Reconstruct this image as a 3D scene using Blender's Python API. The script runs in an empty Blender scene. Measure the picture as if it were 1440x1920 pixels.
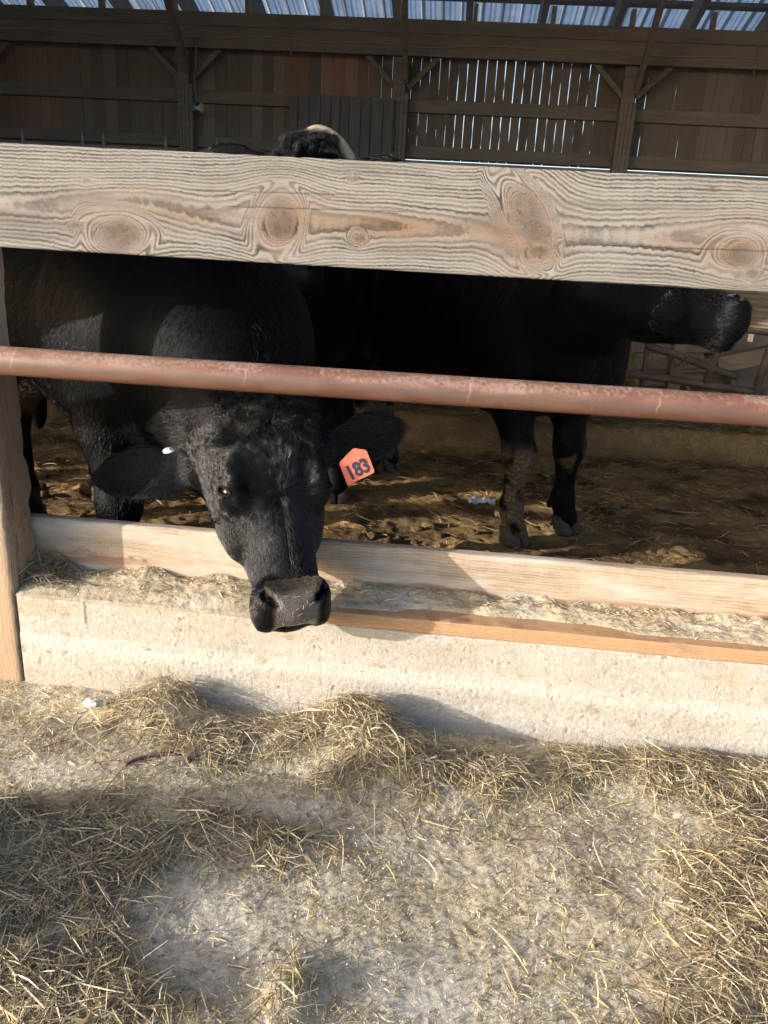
import bpy, bmesh, math, random
import numpy as np
from mathutils import Vector, Matrix

S = bpy.context.scene
COL = S.collection
rad = math.radians

# ------------------------------------------------------------------ camera
yaw, pitch, roll = rad(4.35), rad(18.75), rad(3.3)
fwd0 = Vector((-math.sin(yaw), math.cos(yaw), 0)); right0 = Vector((math.cos(yaw), math.sin(yaw), 0)); zup = Vector((0, 0, 1))
fwd = fwd0*math.cos(pitch) - zup*math.sin(pitch)
up1 = fwd0*math.sin(pitch) + zup*math.cos(pitch)
cr = right0*math.cos(roll) + up1*math.sin(roll)
cu = -right0*math.sin(roll) + up1*math.cos(roll)
cam = bpy.data.cameras.new('camera')
cam.sensor_fit = 'VERTICAL'; cam.sensor_height = 24; cam.lens = 18
cam.clip_start = 0.05; cam.clip_end = 500
camo = bpy.data.objects.new('camera', cam); COL.objects.link(camo)
camo.matrix_world = Matrix(((cr.x, cu.x, -fwd.x, 0), (cr.y, cu.y, -fwd.y, -1.99), (cr.z, cu.z, -fwd.z, 1.39), (0, 0, 0, 1)))
S.camera = camo

# ------------------------------------------------------------------ light
SUN_EL, SUN_AZ = rad(13.0), rad(61)          # azimuth: degrees off the fence normal, coming from the left behind the camera
LD = Vector((math.sin(SUN_AZ)*math.cos(SUN_EL), math.cos(SUN_AZ)*math.cos(SUN_EL), -math.sin(SUN_EL)))
W = bpy.data.worlds.new('World'); S.world = W; W.use_nodes = True
wn = W.node_tree; wn.nodes.clear()
sky = wn.nodes.new('ShaderNodeTexSky'); sky.sky_type = 'NISHITA'; sky.sun_disc = False
sky.sun_elevation = SUN_EL; sky.sun_rotation = math.atan2(-LD.x, -LD.y)
sky.air_density = 0.8; sky.dust_density = 2.0; sky.ozone_density = 0.8
bg = wn.nodes.new('ShaderNodeBackground'); bg.inputs[1].default_value = 0.15
wo = wn.nodes.new('ShaderNodeOutputWorld')
wn.links.new(sky.outputs[0], bg.inputs[0]); wn.links.new(bg.outputs[0], wo.inputs[0])
sun = bpy.data.lights.new('sun', 'SUN'); sun.energy = 2.5; sun.angle = rad(0.6); sun.color = (1.0, 0.955, 0.89)
suno = bpy.data.objects.new('sun', sun); COL.objects.link(suno)
suno.rotation_euler = LD.to_track_quat('-Z', 'Y').to_euler()
S.view_settings.view_transform = 'Standard'; S.view_settings.look = 'None'
S.view_settings.exposure = 1.62; S.view_settings.gamma = 1.0
S.render.engine = 'CYCLES'
DENOISE = True
S.cycles.use_denoising = False
try:
    S.cycles.use_denoising = DENOISE; S.cycles.denoiser = 'OPENIMAGEDENOISE'
except Exception: pass
S.cycles.max_bounces = 6; S.cycles.diffuse_bounces = 4; S.cycles.glossy_bounces = 2; S.cycles.transmission_bounces = 4
S.cycles.sample_clamp_indirect = 2.0
S.cycles_curves.shape = 'RIBBONS'

# ------------------------------------------------------------------ helpers: noise
def _hash(i, j, k, seed):
    h = (i*374761393 + j*668265263 + k*2147483647 + seed*1274126177) & 0xffffffff
    h = ((h ^ (h >> 13))*1274126177) & 0xffffffff
    h = ((h ^ (h >> 15))*2246822519) & 0xffffffff
    return h ^ (h >> 16)
def pnoise(x, y, z=None, seed=0):
    """gradient noise about -1..1"""
    x = np.asarray(x, float); y = np.asarray(y, float)
    z = np.zeros_like(x) if z is None else np.asarray(z, float)
    x, y, z = np.broadcast_arrays(x, y, z)
    xi, yi, zi = np.floor(x).astype(np.int64), np.floor(y).astype(np.int64), np.floor(z).astype(np.int64)
    xf, yf, zf = x-xi, y-yi, z-zi
    u, v, w = [t*t*t*(t*(t*6-15)+10) for t in (xf, yf, zf)]
    r = 0
    for dx in (0, 1):
        for dy in (0, 1):
            for dz in (0, 1):
                h = _hash(xi+dx, yi+dy, zi+dz, seed)
                gx = ((h & 255)/127.5-1); gy = (((h >> 8) & 255)/127.5-1); gz = (((h >> 16) & 255)/127.5-1)
                wt = (u if dx else 1-u)*(v if dy else 1-v)*(w if dz else 1-w)
                r = r + wt*(gx*(xf-dx)+gy*(yf-dy)+gz*(zf-dz))
    return r*1.2
def fbm(x, y, z=None, seed=0, o=4):
    a, r, f = 1.0, 0, 1.0
    for i in range(o):
        r = r + a*pnoise(np.asarray(x)*f, np.asarray(y)*f, None if z is None else np.asarray(z)*f, seed+i*17)
        a *= .5; f *= 2.03
    return r
def sst(a, b, x):
    t = np.clip((np.asarray(x)-a)/(b-a), 0, 1); return t*t*(3-2*t)
def mixc(c1, c2, t):
    t = np.clip(np.asarray(t), 0, 1)[..., None]; return np.asarray(c1)*(1-t)+np.asarray(c2)*t

# ------------------------------------------------------------------ helpers: meshes
def tag(o, label=None, cat=None, group=None, kind=None):
    if label: o['label'] = label
    if cat: o['category'] = cat
    if group: o['group'] = group
    if kind: o['kind'] = kind
    return o
def empty(name, loc=(0, 0, 0), label=None, cat=None, group=None):
    o = bpy.data.objects.new(name, None); COL.objects.link(o); o.location = loc; o.empty_display_size = .1
    return tag(o, label, cat, group)
def link(name, me, m=None, parent=None, smooth=True):
    if m: me.materials.append(m)
    if len(me.polygons):
        me.polygons.foreach_set('use_smooth', np.full(len(me.polygons), bool(smooth)))
    o = bpy.data.objects.new(name, me); COL.objects.link(o)
    if parent is not None:
        o.parent = parent; o.matrix_parent_inverse = Matrix.Translation(parent.location).inverted()
    return o
def meshnp(name, V, F, m=None, parent=None, col=None, smooth=True, attrs=None):
    V = np.asarray(V, np.float32); F = np.asarray(F, np.int32)
    me = bpy.data.meshes.new(name)
    n, k = F.shape
    me.vertices.add(len(V)); me.vertices.foreach_set('co', V.ravel())
    me.loops.add(n*k); me.loops.foreach_set('vertex_index', F.ravel())
    me.polygons.add(n); me.polygons.foreach_set('loop_start', np.arange(n, dtype=np.int32)*k)
    me.update(calc_edges=True); me.validate()
    if col is not None:
        a = me.color_attributes.new('Col', 'FLOAT_COLOR', 'POINT')
        c = np.ones((len(V), 4), np.float32); c[:, :3] = col; a.data.foreach_set('color', c.ravel())
    for an, av in (attrs or {}).items():
        a = me.attributes.new(an, 'FLOAT', 'POINT'); a.data.foreach_set('value', np.asarray(av, np.float32))
    return link(name, me, m, parent, smooth)
def gridfaces(nu, nv, wrap_v=False):
    i = np.arange(nu-1)[:, None]; j = np.arange(nv if wrap_v else nv-1)[None, :]
    j2 = (j+1) % nv
    a = i*nv+j; b = (i+1)*nv+j; c = (i+1)*nv+j2; d = i*nv+j2
    return np.stack([a, b, c, d], -1).reshape(-1, 4)
def box_bm(bm, c, s, R=None, bev=.004):
    r = bmesh.ops.create_cube(bm, size=1)
    vs = r['verts']
    bmesh.ops.scale(bm, vec=Vector(s), verts=vs)
    if bev:
        es = list({e for v in vs for e in v.link_edges})
        q = bmesh.ops.bevel(bm, geom=es, offset=min(bev, min(s)*.3), segments=2, affect='EDGES', profile=.6)
        vs = list({v for f in q['faces'] for v in f.verts} | {v for v in vs if v.is_valid})
    M = Matrix.Translation(Vector(c)) @ (R.to_4x4() if R is not None else Matrix.Identity(4))
    bmesh.ops.transform(bm, matrix=M, verts=vs)
def bm_obj(name, bm, m, parent=None, smooth=False):
    bmesh.ops.recalc_face_normals(bm, faces=bm.faces)
    me = bpy.data.meshes.new(name); bm.to_mesh(me); bm.free()
    return link(name, me, m, parent, smooth)
def box(name, c, s, m, parent=None, R=None, bev=.004):
    bm = bmesh.new(); box_bm(bm, c, s, R, bev); return bm_obj(name, bm, m, parent)
def bar_bm(bm, p, q, w, h, bev=.004, up=Vector((0, 0, 1))):
    p, q = Vector(p), Vector(q); d = (q-p); L = d.length; d.normalize()
    s = d.cross(up)
    if s.length < 1e-3: s = d.cross(Vector((0, 1, 0)))
    s.normalize(); u = s.cross(d)
    R = Matrix((d, s, u)).transposed()
    box_bm(bm, (p+q)/2, (L, w, h), R, bev)
def bar(name, p, q, w, h, m, parent=None, bev=.004):
    bm = bmesh.new(); bar_bm(bm, p, q, w, h, bev); return bm_obj(name, bm, m, parent)
def tube_arrays(P, r, seg=14, cap=True):
    P = np.asarray(P, float); n = len(P); r = np.broadcast_to(np.asarray(r, float), (n,))
    T = np.gradient(P, axis=0); T /= np.linalg.norm(T, axis=1)[:, None]+1e-9
    a = np.array([0, 0, 1.]) if abs(T[0, 2]) < .9 else np.array([0, 1., 0])
    V = []
    u = np.cross(T[0], a); u /= np.linalg.norm(u)
    for i in range(n):
        u = u-T[i]*np.dot(u, T[i]); u /= np.linalg.norm(u); v = np.cross(T[i], u)
        th = np.arange(seg)*2*np.pi/seg
        V.append(P[i]+r[i]*(np.cos(th)[:, None]*u+np.sin(th)[:, None]*v))
    V = np.concatenate(V); F = gridfaces(n, seg, True)
    if cap:
        V = np.concatenate([V, P[:1], P[-1:]]); b = len(V)-2
        k = np.arange(seg); k2 = (k+1) % seg
        F = np.concatenate([F, np.stack([np.full(seg, b), k, k2, k2], 1)[:, [0, 2, 1, 1]], np.stack([np.full(seg, b+1), (n-1)*seg+k, (n-1)*seg+k2, (n-1)*seg+k2], 1)])
    return V, F
def tri_clean(F):
    return F
def tube(name, P, r, m, parent=None, seg=14, sub=1):
    P = np.asarray(P, float)
    if sub > 1:
        t = np.linspace(0, len(P)-1, (len(P)-1)*sub+1); i = np.minimum(t.astype(int), len(P)-2); f = (t-i)[:, None]
        p0 = P[np.maximum(i-1, 0)]; p1 = P[i]; p2 = P[i+1]; p3 = P[np.minimum(i+2, len(P)-1)]
        P = .5*((2*p1)+(-p0+p2)*f+(2*p0-5*p1+4*p2-p3)*f**2+(-p0+3*p1-3*p2+p3)*f**3)
    bm = bmesh.new(); V, F = tube_arrays(P, r, seg, False)
    vs = [bm.verts.new(v) for v in V]
    for f in F: bm.faces.new([vs[i] for i in f])
    n = len(P); bm.faces.new(vs[:seg][::-1]); bm.faces.new(vs[(n-1)*seg:])
    return bm_obj(name, bm, m, parent, True)

# ------------------------------------------------------------------ helpers: materials
class NT:
    def __init__(s, name):
        s.m = bpy.data.materials.new(name); s.m.use_nodes = True; s.t = s.m.node_tree
        s.b = s.t.nodes['Principled BSDF']; s.out = s.t.nodes['Material Output']
    def n(s, typ, ins=None, **kw):
        nd = s.t.nodes.new('ShaderNode'+typ)
        for k, v in kw.items(): setattr(nd, k, v)
        for k, v in (ins or {}).items(): s.set(nd, k, v)
        return nd
    def set(s, nd, k, v):
        i = nd.inputs[k]
        if isinstance(v, bpy.types.NodeSocket): s.t.links.new(v, i)
        else: i.default_value = v
    def coords(s, scale=(1, 1, 1)):
        tc = s.n('TexCoord'); mp = s.n('Mapping', {0: tc.outputs['Object'], 'Scale': scale}); return mp.outputs[0]
    def noise(s, vec, scale, detail=4, rough=.55):
        return s.n('TexNoise', {'Vector': vec, 'Scale': scale, 'Detail': detail, 'Roughness': rough}).outputs['Fac']
    def ramp(s, fac, pts):
        r = s.n('ValToRGB', {0: fac}); e = r.color_ramp.elements
        while len(e) < len(pts): e.new(.5)
        for el, (p, c) in zip(e, pts): el.position = p; el.color = (*c, 1) if len(c) == 3 else c
        return r.outputs[0]
    def mix(s, f, a, b, bt='MIX'):
        x = s.n('Mix', data_type='RGBA', blend_type=bt)
        for k, v in ((0, f), (6, a), (7, b)):
            if isinstance(v, tuple) and len(v) == 3: v = (*v, 1)
            s.set(x, k, v)
        return x.outputs[2]
    def math(s, op, a, b=0.0):
        return s.n('Math', {0: a, 1: b}, operation=op).outputs[0]
    def bump(s, h, strength=.5, dist=.01, normal=None):
        d = {'Height': h, 'Strength': strength, 'Distance': dist}
        if normal is not None: d['Normal'] = normal
        return s.n('Bump', d).outputs[0]
def mat_col(name, rough=.8, spec=.3, var=.25, vs=60, bumps=((200, .4, .002),), stretch=(1, 1, 1), speck=None):
    """colour from the mesh's own procedural 'Col' field, broken up with node noise"""
    k = NT(name); a = k.n('Attribute', attribute_name='Col').outputs['Color']
    v = k.coords(stretch)
    n = k.noise(v, vs, 5, .65)
    f = k.math('ADD', k.math('MULTIPLY', n, var*2), 1-var)
    g = k.n('CombineXYZ', {0: f, 1: f, 2: f}).outputs[0]
    c = k.mix(1.0, a, g, 'MULTIPLY')
    if speck:
        sc, thr, colr = speck
        n2 = k.noise(k.coords(), sc, 2, .5)
        c = k.mix(k.ramp(n2, [(thr, (0, 0, 0)), (min(thr+.06, 1), (1, 1, 1))]), c, colr)
    k.set(k.b, 'Base Color', c); k.set(k.b, 'Roughness', rough); k.set(k.b, 'Specular IOR Level', spec)
    nr = None
    for sc, st, di in bumps:
        nr = k.bump(k.noise(v, sc, 5, .6), st, di, nr)
    if nr is not None: k.set(k.b, 'Normal', nr)
    return k.m
def mat_noise(name, cols, scale=6, stretch=(1, 1, 1), rough=.85, spec=.25, bump=(.4, .004), fine=90, metal=0.0, detail=6):
    k = NT(name); v = k.coords(stretch)
    n = k.noise(v, scale, detail, .65)
    m = len(cols); c = k.ramp(n, [(.25+.5*i/(m-1), cols[i]) for i in range(m)])
    n2 = k.noise(v, fine, 4, .6)
    f = k.math('ADD', k.math('MULTIPLY', n2, .7), .65)
    c = k.mix(1.0, c, k.n('CombineXYZ', {0: f, 1: f, 2: f}).outputs[0], 'MULTIPLY')
    k.set(k.b, 'Base Color', c); k.set(k.b, 'Roughness', rough); k.set(k.b, 'Specular IOR Level', spec); k.set(k.b, 'Metallic', metal)
    if bump: k.set(k.b, 'Normal', k.bump(k.math('ADD', n2, n), bump[0], bump[1]))
    return k.m

# ------------------------------------------------------------------ wood: growth rings, knots, checks as real fields on a dense mesh
def wood(u, v, W, zc=.47, ring=.0046, knots=(), pal=None, seed=1, checks=3, dmin=.006, dmax=.05, fine=1.0):
    """u along the plank, v across it (0..W). returns colour, relief"""
    P = dict(pale=(.60, .50, .385), dark=(.175, .125, .088), tan=(.50, .33, .19), knot=(.40, .215, .125), grey=(.36, .33, .29)); P.update(pal or {})
    uu, vv = u.copy(), v.copy()
    inside = np.zeros_like(u); rim = np.zeros_like(u); kphase = np.zeros_like(u); near = np.zeros_like(u); crk = np.zeros_like(u); ringm = np.zeros_like(u); rph = np.zeros_like(u); krad = np.ones_like(u)
    for (ku, kv, ru, rv, tilt, big) in knots:
        c, s = math.cos(tilt), math.sin(tilt)
        du, dv = u-ku, v-kv
        a = du*c+dv*s; b = -du*s+dv*c
        wob = 1+.18*pnoise(u*28, v*28, seed=seed+5)+.1*pnoise(u*80, v*80, seed=seed+6)
        wob = wob+.34*pnoise(u*16+kv*50, v*16, seed=seed+26); q = np.sqrt((a/ru)**2+(b/rv)**2)*wob
        qq = np.sqrt((du/(ru*2.3))**2+(dv/(rv*2.0))**2)
        vv = (kv*0+vv) - dv*np.exp(-qq**2*1.0)*.86
        qs = np.sqrt((a/ru)**2+(b/rv)**2)*(1+.26*pnoise(u*11+kv*90, v*11, seed=seed+27)+.12*np.tanh(a/ru)); m2 = sst(2.1, 1.1, qs); ringm = np.where(m2 > ringm, m2, ringm); rph = np.where(m2 >= ringm, qs*max(ru, rv)/(ring*.8)+kv*40, rph)
        m = sst(1.35, .45, q)
        inside = np.maximum(inside, m*big); kphase = np.where(q < 1.4, q*max(ru, rv)/(.0042)+.5*pnoise(u*60, v*60, seed=seed+30), kphase)
        rim = np.maximum(rim, np.exp(-((q-1.02)/.10)**2)*sst(.0, .45, pnoise(u*18+ku*9, v*18, seed=seed+8)))
        near = np.maximum(near, np.exp(-(qq/1.0)**2)); krad = np.where(q < 1.4, q, krad); crk = np.maximum(crk, np.exp(-(np.sin(np.arctan2(b, a)*3.5+4*pnoise(u*20, v*20, seed=seed+31))/.16)**2)*sst(1.0, .3, q)*sst(.05, .3, pnoise(u*70, v*70, seed=seed+32)+.25))
    cen = zc*W + .012*pnoise(u*1.7, u*0+.3, seed=seed) + .006*pnoise(u*5, u*0+.7, seed=seed+1)
    d0 = dmin+(dmax-dmin)*(.5+.5*pnoise(u*1.3, u*0, seed=seed+2))
    vv = vv + .0065*fbm(u*3.4, v*7, seed=seed+3, o=3) + .0011*fbm(u*22, v*40, seed=seed+4, o=2)
    rho = np.sqrt((vv-cen)**2+d0**2)
    ph = (rho*1.0)**.86*W**.14/ring + (.25*pnoise(u*60, v*10, seed=seed+9)+.14*fbm(u*150, v*150, seed=seed+29))*fine
    ph = ph*(1-ringm*.92)+rph*ringm*.92; ph = ph*(1-inside)+kphase*inside
    t = ph-np.floor(ph)
    late = sst(.22, .72, t)*(1-sst(.84, 1.0, t))            # slow darkening, sharp end
    amp = (.62+.52*sst(-.6, .5, fbm(u*5, v*30, seed=seed+11)))*(.55+.6*((np.floor(ph)*.6180339) % 1.0))*(1+.35*fbm(u*60, v*260, seed=seed+28))
    mid = np.exp(-((vv-cen)/(W*.17))**2)                     # heart of the plank: wide figure, warmer
    amp = amp*(1-.35*mid)
    base = mixc(P['pale'], P['tan'], mid*.95*np.clip(.35+1.1*pnoise(u*4, v*14, seed=seed+12), 0, 1))
    base = mixc(base, P['grey'], sst(.05, .75, fbm(u*5, v*20, seed=seed+13))*(.35+.5*mid))
    col = mixc(base, P['dark'], late*amp*(1-.45*inside))
    kc = mixc(P['knot'], P['tan'], .45+.9*fbm(u*45, v*45, seed=seed+14)); kc = mixc(kc, P['grey'], sst(0, .5, fbm(u*30, v*30, seed=seed+24))*.7); kc = kc*(1-.45*sst(.15, .6, t))[..., None]; kc = mixc(kc, (.05, .03, .02), sst(.35, .6, fbm(u*70, v*70, seed=seed+25))*.9)
    col = col*(1-inside[..., None]*.78)+kc*inside[..., None]*.78
    halo = np.exp(-((krad-1.35)/.3)**2)*near
    col = mixc(col, np.array(P['tan'])*1.25, halo*.5)
    col = mixc(col, (.055, .035, .022), rim*.8); col = mixc(col, (.05, .03, .02), crk*.75)
    # hairline fibres and saw marks
    fib = fbm(u*30, v*700, seed=seed+15, o=2)
    saw = pnoise(u*420, v*12, seed=seed+16)
    col = col*(1+.16*fib+.09*saw)[..., None]
    dirt = sst(.25, .8, fbm(u*9, v*22, seed=seed+18))
    col = mixc(col, (.15, .12, .095), dirt*.35)
    rel = -.0011*late*amp - .0022*rim + .0003*fib
    rg = random.Random(seed)
    for _ in range(checks):
        cu0 = rg.uniform(u.min(), u.max()); L = rg.uniform(.12, .4); cv = rg.uniform(.3, .7)*W
        line = cv+.006*(u-cu0)/max(L, .1)+.0016*pnoise(u*25, u*0+_, seed=seed+20)
        m = np.exp(-((v-line)/.0011)**2)*sst(L, L*.7, np.abs(u-cu0))
        col = mixc(col, (.03, .022, .017), m*.9); rel = rel-.002*m
    pins = rg.sample(range(100), 7)
    for p in pins:
        pu = u.min()+(u.max()-u.min())*p/100; pv = W*rg.uniform(.1, .9)
        m = np.exp(-(((u-pu)/.009)**2+((v-pv)/.006)**2)); col = mixc(col, (.07, .045, .03), m*.8)
    return np.clip(col, .004, 1), rel

def plank(name, x0, x1, nu, prof, wfun, mat, parent):
    """sweep a closed cross-section prof [(y,z,face?)...] along X. prof rows: y, z, ny, nz, v (board coordinate, nan on the other faces)"""
    prof = np.asarray(prof, float); nv = len(prof)
    x = np.linspace(x0, x1, nu)
    U = np.repeat(x[:, None], nv, 1); Vc = np.repeat(prof[None, :, 4], nu, 0)
    col, rel = wfun(U, Vc)
    Y = prof[None, :, 0]+prof[None, :, 2]*rel; Z = prof[None, :, 1]+prof[None, :, 3]*rel
    V = np.stack([U, Y, Z], -1).reshape(-1, 3)
    F = gridfaces(nu, nv, True)
    o = meshnp(name, V, F[:, ::-1], mat, parent, col.reshape(-1, 3))
    return o
def section(yf, z0, z1, th, n, r=.006):
    """front face at yf from z0 to z1, thickness th towards +Y, eased arrises"""
    P = []; H = z1-z0
    for i in range(n):
        f = i/(n-1); z = z0+r+(H-2*r)*f; P.append((yf, z, -1, 0, z-z0))
    for i in range(1, 5):
        a = i/5*math.pi/2; P.append((yf+r-r*math.cos(a), z1-r+r*math.sin(a), -math.cos(a), math.sin(a), H-r+r*math.sin(a)))
    for i in range(7):
        P.append((yf+r+(th-2*r)*i/6, z1, 0, 1, H+(th-2*r)*i/6))
    P.append((yf+th, z1-r, 1, 0, H+th)); P.append((yf+th, z0+r, 1, 0, H+th*1.1))
    for i in range(7):
        P.append((yf+th-r-(th-2*r)*i/6, z0, 0, -1, -(th-r)+(th-2*r)*i/6))
    for i in range(1, 5):
        a = i/5*math.pi/2; P.append((yf+r-r*math.sin(a), z0+r-r*math.cos(a), -math.sin(a), -math.cos(a), r-r*math.cos(a)))
    return P

M_WOOD = mat_col('weathered_wood', .86, .2, .16, 180, ((350, .35, .0015), (60, .2, .003)))
fence = empty('feed_fence', (0, .1, 0), 'weathered feed fence of knotty top board and red pipe rail in front of the cattle', 'fence')
H = 1.592-1.345
KN = [(-.86, .045, .058, .040, .1, 1), (-.447, .098, .042, .048, -.15, 1), (-.252, .073, .017, .014, 0, 1),
      (.158, .135, .034, .078, .62, 1), (.19, .062, .026, .017, .2, 1), (.655, .085, .040, .030, .05, 1), (.695, .042, .013, .011, 0, .8),
      (-.975, .063, .010, .007, .2, .8), (-.935, .17, .007, .005, 0, .8), (-.27, .205, .008, .006, 0, .8), (-.33, .165, .007, .005, 0, .7)]
def wtop(U, V):
    c, r = wood(U, V, H, .44, .0070, KN, dict(pale=(.228, .21, .19), dark=(.026, .022, .019), tan=(.175, .108, .068), knot=(.085, .045, .030), grey=(.125, .115, .105)), 11, 9, .012, .10)
    stain = sst(.1, .6, fbm(U*2.3, V*26, seed=78)); c = mixc(c, (.10, .088, .078), stain*.45)
    c = mixc(c, (.21, .10, .055), sst(.25, .7, fbm(U*3.1+4, V*30, seed=79))*np.exp(-((V/H-.47)/.2)**2)*.6)
    pale = sst(.15, .9, V/H)*.25+sst(.3, 0, V/H)*.28
    c = mixc(c, (.32, .302, .278), pale*(.45+.4*pnoise(U*7, V*30, seed=77)))
    return c, r
tb = plank('top_board', -2.6, 2.2, 2300, section(0, 1.345, 1.592, .045, 130), wtop, M_WOOD, fence)
tag(tb, 'broad sun bleached grey top board with swirling grain and brown knots')

def wkick(U, V):
    c, r = wood(U, V, .2, .35, .0085, [(-1.07, .07, .10, .030, -.2, .6), (.05, .04, .12, .02, .05, .4)], dict(pale=(.40, .325, .245), dark=(.27, .19, .125), tan=(.36, .25, .165), grey=(.34, .31, .275)), 31, 2, .01, .06, .6)
    worn = sst(-.35, .5, fbm(U*2.2, V*14, seed=41)+.25*sst(.08, .0, V)-.1)
    c = mixc(c, (.46, .415, .36), worn*.8)
    stain = sst(.15, .45, fbm(U*2.6+3, V*20, seed=43))*sst(.19, .1, V)
    c = mixc(c, (.24, .13, .085), stain*.75); c = c*(1+.14*fbm(U*14, V*40, seed=45))[..., None]
    dust = sst(.085, .0, V+.035*fbm(U*7, U*0, seed=46)); c = mixc(c, (.41, .355, .28), dust*.75)
    return c, r*.5
kb = plank('kick_board', -1.7, 2.6, 1300, section(.21, .325, .527, .05, 60, .013), wkick, M_WOOD, fence)
tag(kb, 'upright plank rubbed smooth and pale standing behind the dusty ledge')
def wsill(U, V):
    c, r = wood(U, V, .2, .5, .0045, [], dict(pale=(.43, .27, .15), dark=(.29, .155, .08), tan=(.43, .26, .135), grey=(.40, .26, .16)), 51, 1, .004, .02, .6)
    return c, r*.4
sb = plank('sill_board', -.43, 2.6, 900, section(.047, .330, .372, .16, 30, .004), wsill, M_WOOD, fence)
tag(sb, 'flat plank lying on the concrete with a fresh orange front edge')

tag(plank('top_board', -7.5, -2.603, 500, section(0, 1.345, 1.592, .045, 40), wtop, M_WOOD, fence), 'next length of grey top board to the left, out past the post')
tag(plank('top_board', 2.203, 6.5, 400, section(0, 1.345, 1.592, .045, 40), wtop, M_WOOD, fence), 'next length of grey top board to the right')
tag(plank('top_board', -7.5, -1.50, 400, section(-.002, 1.597, 2.38, .045, 40), wtop, M_WOOD, fence), 'higher board added out of view on the left to shade the cattle')  # unseen board, added to block sun coming over the top board
plank('kick_board', -7.5, -1.703, 300, section(.21, .325, .527, .05, 30, .013), wkick, M_WOOD, fence)
# post: square timber with rubbed, chewed edges
def make_post(xr):
    n = 260; z = np.linspace(-.08, 1.75, n); xw, yw = .17, .172
    per = []
    m = 40
    for i in range(m): per.append((xr-xw+xw*i/m, .045, 0, -1))
    for i in range(m): per.append((xr, .045+yw*i/m, 1, 0))
    for i in range(12): per.append((xr-xw*i/12, .045+yw, 0, 1))
    for i in range(12): per.append((xr-xw, .045+yw-yw*i/12, -1, 0))
    per = np.array(per); nv = len(per); cx, cy = xr-xw/2, .045+yw/2
    Z = np.repeat(z[:, None], nv, 1); PX = np.repeat(per[None, :, 0], n, 0); PY = np.repeat(per[None, :, 1], n, 0)
    # ease the arrises and gnaw the rear edge
    rx, ry = (PX-cx)/(xw/2), (PY-cy)/(yw/2)
    k = (np.abs(rx)**9+np.abs(ry)**9)**(-1/9); PX = cx+rx*k*xw/2; PY = cy+ry*k*yw/2
    gn = np.clip(fbm(Z*5+3, Z*0+1.3, seed=61, o=3)+.1, 0, 1)*.07+.035*sst(.5, 1.2, Z)
    back = sst(.2, 1, ry)
    PY = PY-back*gn*(rx > -.5)
    PX = PX-.012*back*sst(.1, .6, fbm(Z*9, Z*0, seed=62))
    vfront = np.where(np.abs(per[:, 3]) > .5, per[:, 0]-xr+xw, per[:, 1]-.045)[None, :]+0*Z
    col, rel = wood(Z, vfront+.02, .2, .45, .0062, [(.22, .06, .05, .022, .3, .7), (.56, .13, .022, .02, 0, .9), (.62, .05, .06, .02, .1, .5)], dict(pale=(.36, .285, .21), dark=(.17, .115, .075), tan=(.32, .195, .115), grey=(.28, .24, .21)), 71, 3, .006, .04)
    side = (per[:, 2] > .5)[None, :]*1.0
    side_dark = side*sst(.35, .8, Z)*sst(1.15, .95, Z)  # right side darker brown over the middle height
    col = mixc(col, (.145, .092, .062), side_dark*.65)
    bare = (per[:, 3] < -.5)[None, :]*sst(.6, .3, Z); col = mixc(col, (.42, .275, .165), bare*.6)
    bleach = sst(1.0, 1.25, Z); col = mixc(col, (.50, .42, .33), bleach*.5)
    X = PX+per[None, :, 2]*rel+.002*fbm(Z*20, PY*30, seed=63); Y = PY+per[None, :, 3]*rel
    V = np.stack([X, Y, Z], -1).reshape(-1, 3); F = gridfaces(n, nv, True)
    return meshnp('post', V, F, M_WOOD, fence, col.reshape(-1, 3))
tag(make_post(-1.275), 'square timber post with gnawed rear edge and darker brown side')
for xr in (-3.72, -6.16, 1.34, 3.78): make_post(xr)

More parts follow.
